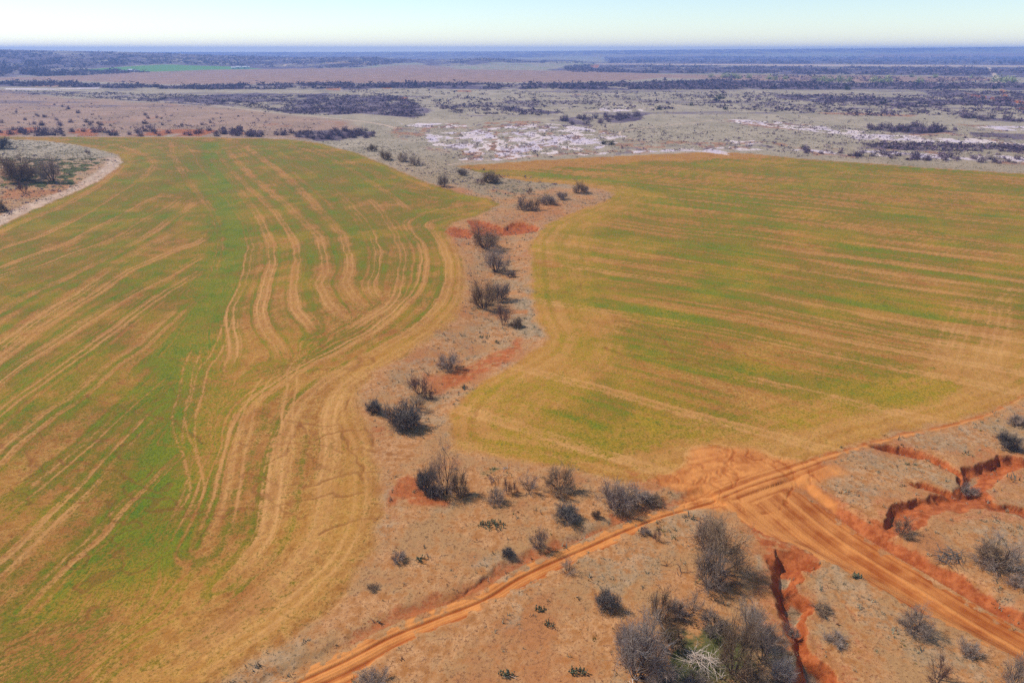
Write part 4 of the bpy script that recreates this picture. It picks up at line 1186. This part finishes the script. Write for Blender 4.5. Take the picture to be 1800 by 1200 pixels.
deadwood(1265, 1195, 14, 4, 'thin white stump with branches at the bottom edge by the brush pile', 'white_stump', M_dead, 1.0, .6, 'dead wood', .05)
deadwood(1602, 1108, 34, 14, 'dark fallen twigs under the faint shrub by the wide road', 'fallen_twigs', M_twig_d, 1.0, .15, 'dead wood', .03)

# ------------------------------------------------------------------ low plants of the near range (uncountable)
def sample_grid(vals, n, r, ymax=250):
    """pick ground points with probability by a mask, evenly in the sheet"""
    w = np.clip(vals, 0, 1).astype(float)
    k = r.choice(len(w), n, p=w / w.sum())
    return k
xs, ys = Xn, Yn
visible = (np.abs(xs) / (ys * CP + H * SP) < .86) & (ys > 14)
openland = (1 - fld) * (1 - np.clip(road * 1.5, 0, 1))
def tufts(name, weight, n, mat, hgt, spread, blades, width, seed):
    r = np.random.default_rng(seed)
    k = sample_grid(weight * visible, n, r)
    px_, py_ = xs[k] + r.uniform(-.1, .1, n), ys[k] + r.uniform(-.15, .15, n)
    zz = Zv[near][k]
    sc = r.lognormal(0, .4, n)
    V = np.zeros((n, blades, 3, 3)); 
    for b in range(blades):
        a = r.uniform(0, 6.28, n); t = r.uniform(.3, 1, n) * spread * sc; hh = hgt * sc * r.uniform(.6, 1.1, n)
        ox, oy = r.normal(0, spread * .45, n) * sc, r.normal(0, spread * .45, n) * sc
        wx_, wy_ = -np.sin(a) * width * sc, np.cos(a) * width * sc
        V[:, b, 0] = np.stack([px_ + ox - wx_, py_ + oy - wy_, zz - .03], 1)
        V[:, b, 1] = np.stack([px_ + ox + wx_, py_ + oy + wy_, zz - .03], 1)
        V[:, b, 2] = np.stack([px_ + ox + np.cos(a) * t, py_ + oy + np.sin(a) * t, zz + hh], 1)
    V = V.reshape(-1, 3); F = np.arange(len(V)).reshape(-1, 3)
    o = obj(name, mesh_np(name, V, F, False), None, mat); o['kind'] = 'stuff'
    return o
nearw = np.clip(60 / np.maximum(ys, 20), .12, 1.5) ** 1.0 * sstep(260, 200, ys)
area = np.gradient(Yrow)[np.repeat(np.arange(NR), NC)[near]] * (depth[np.repeat(np.arange(NR), NC)[near]])
area = area / area.max()
cl = fbm(xs / 1.1, ys / 1.1, 3, 401)
o = tufts('dry_grass', openland * (1 - gray * .5) * sstep(.45, .62, cl) * area, 42000, M_drygrass, .10, .11, 5, .022, 5)
o['label'] = 'red-brown grass stubble speckling the tan range'; o['category'] = 'grass'
o = tufts('grey_weeds', openland * np.clip(gray + .12, 0, 1) * sstep(.38, .6, cl) * area, 42000, M_weed, .24, .18, 7, .03, 6)
o['label'] = 'grey-green dry weeds in patches on the range'; o['category'] = 'weeds'
o = tufts('green_grass', openland * np.clip(wg - .2, 0, 1) * sstep(.35, .6, cl) * area + 1e-12, 16000, M_grass, .16, .13, 7, .022, 7)
o['label'] = 'short green grass in the hollows and under the shrubs'; o['category'] = 'grass'

# ------------------------------------------------------------------ distant shrubs
def puff(r, n, h, w, spiky=.5):
    """crown of many small leaf-like faces inside an uneven dome"""
    p = r.normal(0, 1, (n, 3)); p /= np.linalg.norm(p, axis=1, keepdims=True)
    p *= (r.random((n, 1)) ** .45)
    p[:, 2] = np.abs(p[:, 2])
    lump = 1 + .25 * np.sin(p[:, 0] * 5 + r.uniform(0, 6)) * np.cos(p[:, 1] * 4 + r.uniform(0, 6))
    c = p * np.array([w / 2, w / 2, h]) * lump[:, None]
    s = .20 * (w * .5 + h * .5)
    ax_ = r.normal(0, 1, (n, 3)) + c * 1.2; ax_ /= np.linalg.norm(ax_, axis=1, keepdims=True)
    V = c[:, None, :] + ax_[:, None, :] * np.array([-.9, .9, 1.1])[None, :, None] * s * 1.1 + r.normal(0, s * .16, (n, 3, 3))
    V[..., 2] = np.maximum(V[..., 2], 0)
    return V.reshape(-1, 3)
pm = []
for k in range(6):
    r = np.random.default_rng(500 + k)
    V = puff(r, 170, 1.0, 1.35); 
    S = [[0, 0, -.1, r.normal(0, .12), r.normal(0, .12), .45, .035, .02] for _ in range(4)]
    tv, tf = tubes(S, 4)
    crown = mesh_np('far crown', V, np.arange(len(V)).reshape(-1, 3), False); crown.materials.append(M_farbush)
    trunk = mesh_np('far stem', tv, tf); trunk.materials.append(M_bark)
    pm.append((crown, trunk))
def farbush(px, py, size, label, grp, tall=1.0, name='distant_shrub', crown_mat=None, cat='shrub'):
    x, y, z = stand(px, py)
    o = obj(name, None); o.location = (x, y, z - .05); s = size
    o.scale = (s, s, s * tall); o.rotation_euler = (0, 0, random.uniform(0, 6.28)); o['label'] = label; o['category'] = cat; o['group'] = grp
    c, t = random.choice(pm)
    oc = obj('crown', c, o); ot = obj('stem', t, o)
    if crown_mat is not None:
        oc.material_slots[0].link = 'OBJECT'; oc.material_slots[0].material = crown_mat
    return o
# rows of shrubs one can tell apart beyond the fields (under 300)
def scatter_px(P, n, r):
    P = np.array(P, float); lo, hi = P.min(0), P.max(0); out_ = []
    while len(out_) < n:
        q = r.uniform(lo, hi, (n * 3, 2)); m = inside(q[:, 0], q[:, 1], P); out_ += list(q[m])
    return np.array(out_[:n])
r = np.random.default_rng(77)
zones = [
    ([(0, 228), (120, 230), (420, 230), (520, 238), (480, 241), (0, 239)], 64, 3.2, 'bare shrub in the row along the far edge of the left field', 'shrubs along the far edge of the left field'),
    ([(0, 180), (420, 200), (560, 228), (0, 226)], 34, 2.4, 'small shrub dotted on the mauve range beyond the left field', 'shrubs dotted on the mauve range'),
    ([(505, 233), (660, 230), (655, 242), (580, 247), (520, 242)], 52, 2.6, 'grey shrub in the dense thicket beyond the left field', 'shrubs of the grey thicket beyond the left field'),
    ([(975, 212), (1060, 205), (1135, 201), (1120, 210), (1040, 220), (1000, 221)], 34, 3.2, 'dark shrub in the diagonal thicket right of the salt flat', 'shrubs of the diagonal thicket'),
    ([(1515, 225), (1600, 222), (1690, 230), (1620, 234), (1540, 231)], 34, 3.4, 'dark shrub in the dense row left of the long white salt strip end', 'shrubs of the row on the right plain'),
    ([(1690, 205), (1800, 212), (1800, 217), (1700, 213)], 16, 4.0, 'dark shrub in the row at the right edge of the plain', 'shrubs of the row at the right edge'),
    ([(1350, 262), (1800, 280), (1800, 290), (1500, 278)], 42, 2.4, 'low shrub on the crusty ground behind the right field', 'shrubs on the crust behind the right field'),
]
for P, n, size, lab, grp in zones:
    for q in scatter_px(P, n, r):
        farbush(q[0], q[1], size * r.uniform(.6, 1.35), lab, grp)
for px, py, s, lab in [(1266, 174, 8, 'large black evergreen clump alone on the pale right plain'), (1260, 178, 5, 'small black evergreen below the large clump on the right plain'), (1489, 158, 8, 'dark evergreen at the lower rim of the purple brush, right of centre'),
                       (1552, 184, 6.5, 'lone round dark evergreen on the right plain'), (1451, 149, 7, 'dark evergreen inside the purple brush belt'), (1215, 186, 4, 'small dark evergreen on the plain left of the black clump'),
                       (1275, 193, 3.5, 'small dark evergreen beside the pale track'), (1158, 193, 4, 'small dark evergreen at the corner of the pale track'), (1061, 254, 3.2, 'left dark shrub of the pair on the grey plain above the right field'),
                       (1074, 255, 3.2, 'right dark shrub of the pair on the grey plain above the right field'), (1412, 262, 3, 'dark shrub left of the crust beyond the right field')]:
    farbush(px, py, s, lab, 'dark evergreens on the plain', .8, 'evergreen_shrub', M_cedar)
# countless brush: one object
def mass(name, items, mat, label, cat, seed, tris=9):
    r = np.random.default_rng(seed); VV = []
    for P, n, smin, smax in items:
        q = scatter_px(P, n, r)
        nx_ = fbm(q[:, 0] / 30, q[:, 1] / 2.0, 4, seed)
        q = q[nx_ > .45]
        gx, gy = locate(q[:, 0], q[:, 1])
        zs = np.array([ground_z(a, b) for a, b in zip(gx, gy)])
        s = r.uniform(smin, smax, len(q)) * np.exp(r.normal(0, .25, len(q)))
        m = len(q)
        c = r.normal(0, .33, (m, tris, 1, 3)); c[..., 2] = np.abs(c[..., 2]) * .8
        t = c + r.normal(0, .20, (m, tris, 3, 3)) * np.array([1.2, 1.2, .8]); t[..., 2] = np.maximum(t[..., 2], -.02)
        t = t * s[:, None, None, None] + np.stack([gx, gy, zs], 1)[:, None, None, :]
        VV.append(t.reshape(-1, 3))
    V = np.concatenate(VV)
    o = obj(name, mesh_np(name, V, np.arange(len(V)).reshape(-1, 3), False), None, mat); o['kind'] = 'stuff'; o['label'] = label; o['category'] = cat
    return o
mass('brushwood', [
    ([(-150, 145), (60, 143), (200, 148), (300, 152), (480, 148), (640, 146), (640, 156), (350, 158), (100, 153), (-150, 150)], 3400, 3, 6),
    ([(640, 146), (1000, 148), (1180, 144), (1290, 140), (1480, 147), (1760, 147), (1950, 145), (1950, 156), (1500, 157), (1200, 158), (640, 155)], 6500, 3, 6.5),
    ([(-100, 158), (200, 163), (350, 168), (700, 168), (760, 190), (740, 208), (640, 200), (560, 203), (420, 190), (300, 182), (140, 172)], 5200, 1.3, 2.6),
    ([(600, 158), (1200, 162), (1300, 185), (1150, 195), (960, 190), (700, 185)], 1900, 1.6, 3.4),
    ([(1200, 160), (1800, 172), (1900, 200), (1500, 205), (1250, 190)], 2600, 1.6, 3.6),
    ([(1360, 166), (1500, 170), (1680, 176), (1720, 186), (1600, 190), (1450, 182)], 1100, 2, 3.6),
    ([(1600, 158), (1720, 160), (1850, 166), (1850, 178), (1780, 190), (1700, 182)], 1300, 2, 4),
    ([(760, 186), (860, 186), (950, 193), (1000, 198), (960, 203), (800, 200)], 500, 1.6, 3.2),
    ([(-100, 137), (150, 133), (262, 127.5), (200, 125), (110, 124.5), (0, 120), (-100, 120)], 2500, 5, 9),
    ([(-100, 88), (300, 95), (560, 102), (560, 119), (465, 119), (400, 116), (290, 112), (110, 122), (-100, 122)], 4200, 5, 9),
    ([(560, 103), (640, 101), (720, 104), (760, 108), (700, 112), (640, 118), (560, 121)], 900, 5, 9),
    ([(760, 106), (850, 103), (1000, 107), (1060, 111), (980, 112), (880, 109), (800, 112)], 700, 4, 8),
    ([(990, 118), (1040, 112), (1090, 120), (1180, 129), (1000, 127)], 1100, 4, 7),
    ([(1060, 114), (1300, 117), (1800, 119.5), (1950, 121), (1950, 133), (1600, 132), (1300, 130), (1090, 128)], 6500, 4, 8.5),
    ([(1060, 101), (1300, 100), (1800, 99), (1950, 99), (1950, 114), (1500, 113), (1070, 111)], 3500, 7, 13),
    ([(1200, 132), (1500, 134), (1750, 139), (1740, 146), (1300, 141)], 500, 3, 7),
    ([(1450, 252), (1600, 251), (1800, 257), (1850, 268), (1600, 265)], 1100, 1.1, 2.2),
    ([(690, 222), (860, 212), (1060, 216), (1400, 252), (1400, 262), (1100, 268), (930, 280), (800, 284), (740, 262)], 1900, .5, 1.3),
    ([(1280, 206), (1560, 226), (1900, 240), (1900, 292), (1400, 276), (1340, 262)], 1500, .6, 1.6),
    ([(600, 170), (1300, 175), (1300, 250), (1100, 250), (1000, 215), (700, 210)], 900, .6, 1.7),
    ([(1300, 175), (1850, 190), (1850, 250), (1300, 240)], 900, .6, 1.8),
    ([(0, 165), (500, 198), (620, 222), (560, 240), (0, 228)], 900, .6, 1.8),
    ([(580, 243), (720, 262), (830, 296), (1000, 322), (900, 345), (760, 318), (640, 272)], 420, .4, 1.2),
    ([(0, 247), (120, 255), (205, 285), (120, 338), (0, 385)], 330, .4, 1.2),
], M_farbush, 'countless bare brush covering the distant bottomland and hills', 'brush', 901)

# pale green trees by the far river
for k, (px, py, s, lab) in enumerate([(1250, 137, 9, 'small pale green tree left of the tallest cottonwoods by the river'), (1274, 137, 13, 'tallest pale green cottonwood by the far river'), (1288, 138, 14, 'broad pale green cottonwood touching the tallest one'),
        (1298, 139, 10, 'pale green cottonwood at the right foot of the broad one'), (1316, 138, 9, 'pale green tree right of the cottonwood clump'), (1352, 140, 10, 'green tree at the left end of the middle river grove'), (1362, 141, 9, 'green tree touching the left one of the middle grove'),
        (1380, 140, 8, 'small green tree in the middle river grove'), (1432, 143, 10, 'pale tree at the left of the long river grove'), (1446, 143, 11, 'second pale tree of the long river grove'), (1460, 144, 10, 'third pale tree of the long river grove'), (1476, 144, 11, 'fourth pale tree of the long river grove'), (1492, 144, 10, 'fifth pale tree of the long river grove'),
        (1536, 144, 11, 'rounded green tree right of the long river grove'), (1548, 145, 10, 'green tree touching the rounded one'), (1560, 145, 12, 'large grey-green tree ending the right grove'), (1602, 136, 8, 'single pale tree above the riverbed'), (1616, 146, 11, 'grey-green tree on the near bank of the riverbed'), (1644, 137, 8, 'pale tree far across the riverbed'),
        (1708, 138, 8, 'pale tree near the road crossing of the riverbed'), (1752, 144, 14, 'large pale green cottonwood beside the far road'), (1768, 145, 12, 'green cottonwood right of the large one by the far road'), (1780, 145, 11, 'rightmost green cottonwood by the far road')]):
    o = farbush(px, py, s, lab, 'cottonwoods along the far river', .85, 'cottonwood_tree', M_cotton, 'tree')

# ------------------------------------------------------------------ far farm buildings
def box_np(x0, x1, y0, y1, z0, z1):
    V = np.array([(x, y, z) for z in (z0, z1) for y in (y0, y1) for x in (x0, x1)], float)
    F = np.array([(0, 2, 3, 1), (4, 5, 7, 6), (0, 1, 5, 4), (2, 6, 7, 3), (0, 4, 6, 2), (1, 3, 7, 5)])
    return V, F
def building(px, py, L, D, hw, label):
    x, y, z = stand(px, py)
    o = obj('farm_building', None); o.location = (x, y, z - .2); o['label'] = label; o['category'] = 'farm building'; o['group'] = 'white farm buildings far off at the left'
    v, f = box_np(-L / 2, L / 2, -D / 2, D / 2, 0, hw); obj('wall', mesh_np('wall', v, f, False), o, M_whitewall)
    rv = np.array([(-L / 2 - .4, -D / 2 - .4, hw + .01), (L / 2 + .4, -D / 2 - .4, hw + .01), (L / 2 + .4, D / 2 + .4, hw + .01), (-L / 2 - .4, D / 2 + .4, hw + .01), (-L / 2 - .4, 0, hw + D * .22), (L / 2 + .4, 0, hw + D * .22)])
    rme = bpy.data.meshes.new('roof'); rme.from_pydata(rv.tolist(), [], [(0, 1, 5, 4), (2, 3, 4, 5), (0, 4, 3), (1, 2, 5), (3, 2, 1, 0)]); obj('roof', rme, o, M_metalroof)
    v, f = box_np(-1.6, 1.6, -D / 2 - .06, -D / 2 + .02, .05, hw * .75); obj('door', mesh_np('door', v, f, False), o, M_doord)
for b_ in [(411, 121.3, 13, 9, 4.0, 'leftmost low white farm building beyond the green far field'), (420, 121.0, 15, 10, 5.0, 'long white barn left of the gap in the far farmstead'), (431, 121.2, 13, 10, 5.5, 'tallest white barn right of the gap in the far farmstead'),
           (437, 120.6, 8, 8, 4.0, 'small white shed at the right end of the far farmstead'), (230, 126.4, 12, 8, 4.5, 'pale farmhouse at the lower edge of the far green field'), (240, 126.8, 8, 7, 3.5, 'small pale shed right of the farmhouse by the green field')]:
    building(*b_)

# ------------------------------------------------------------------ haze
hv, hf = box_np(-25000, 25000, -3600, 8900, -9, 85)
hm = bpy.data.materials.new("haze air"); hm.use_nodes = True; ht = hm.node_tree; ht.nodes.clear()
ho = ht.nodes.new('ShaderNodeOutputMaterial'); pv = ht.nodes.new('ShaderNodeVolumePrincipled')
pv.inputs['Color'].default_value = (.30, .50, 1.0, 1); pv.inputs['Density'].default_value = .00020; pv.inputs['Anisotropy'].default_value = .1
ht.links.new(pv.outputs[0], ho.inputs['Volume'])
hz = obj('haze', mesh_np('haze', hv, hf, False), None, hm); hz['kind'] = 'stuff'; hz['label'] = 'thin blue haze over the whole plain'; hz['category'] = 'haze'
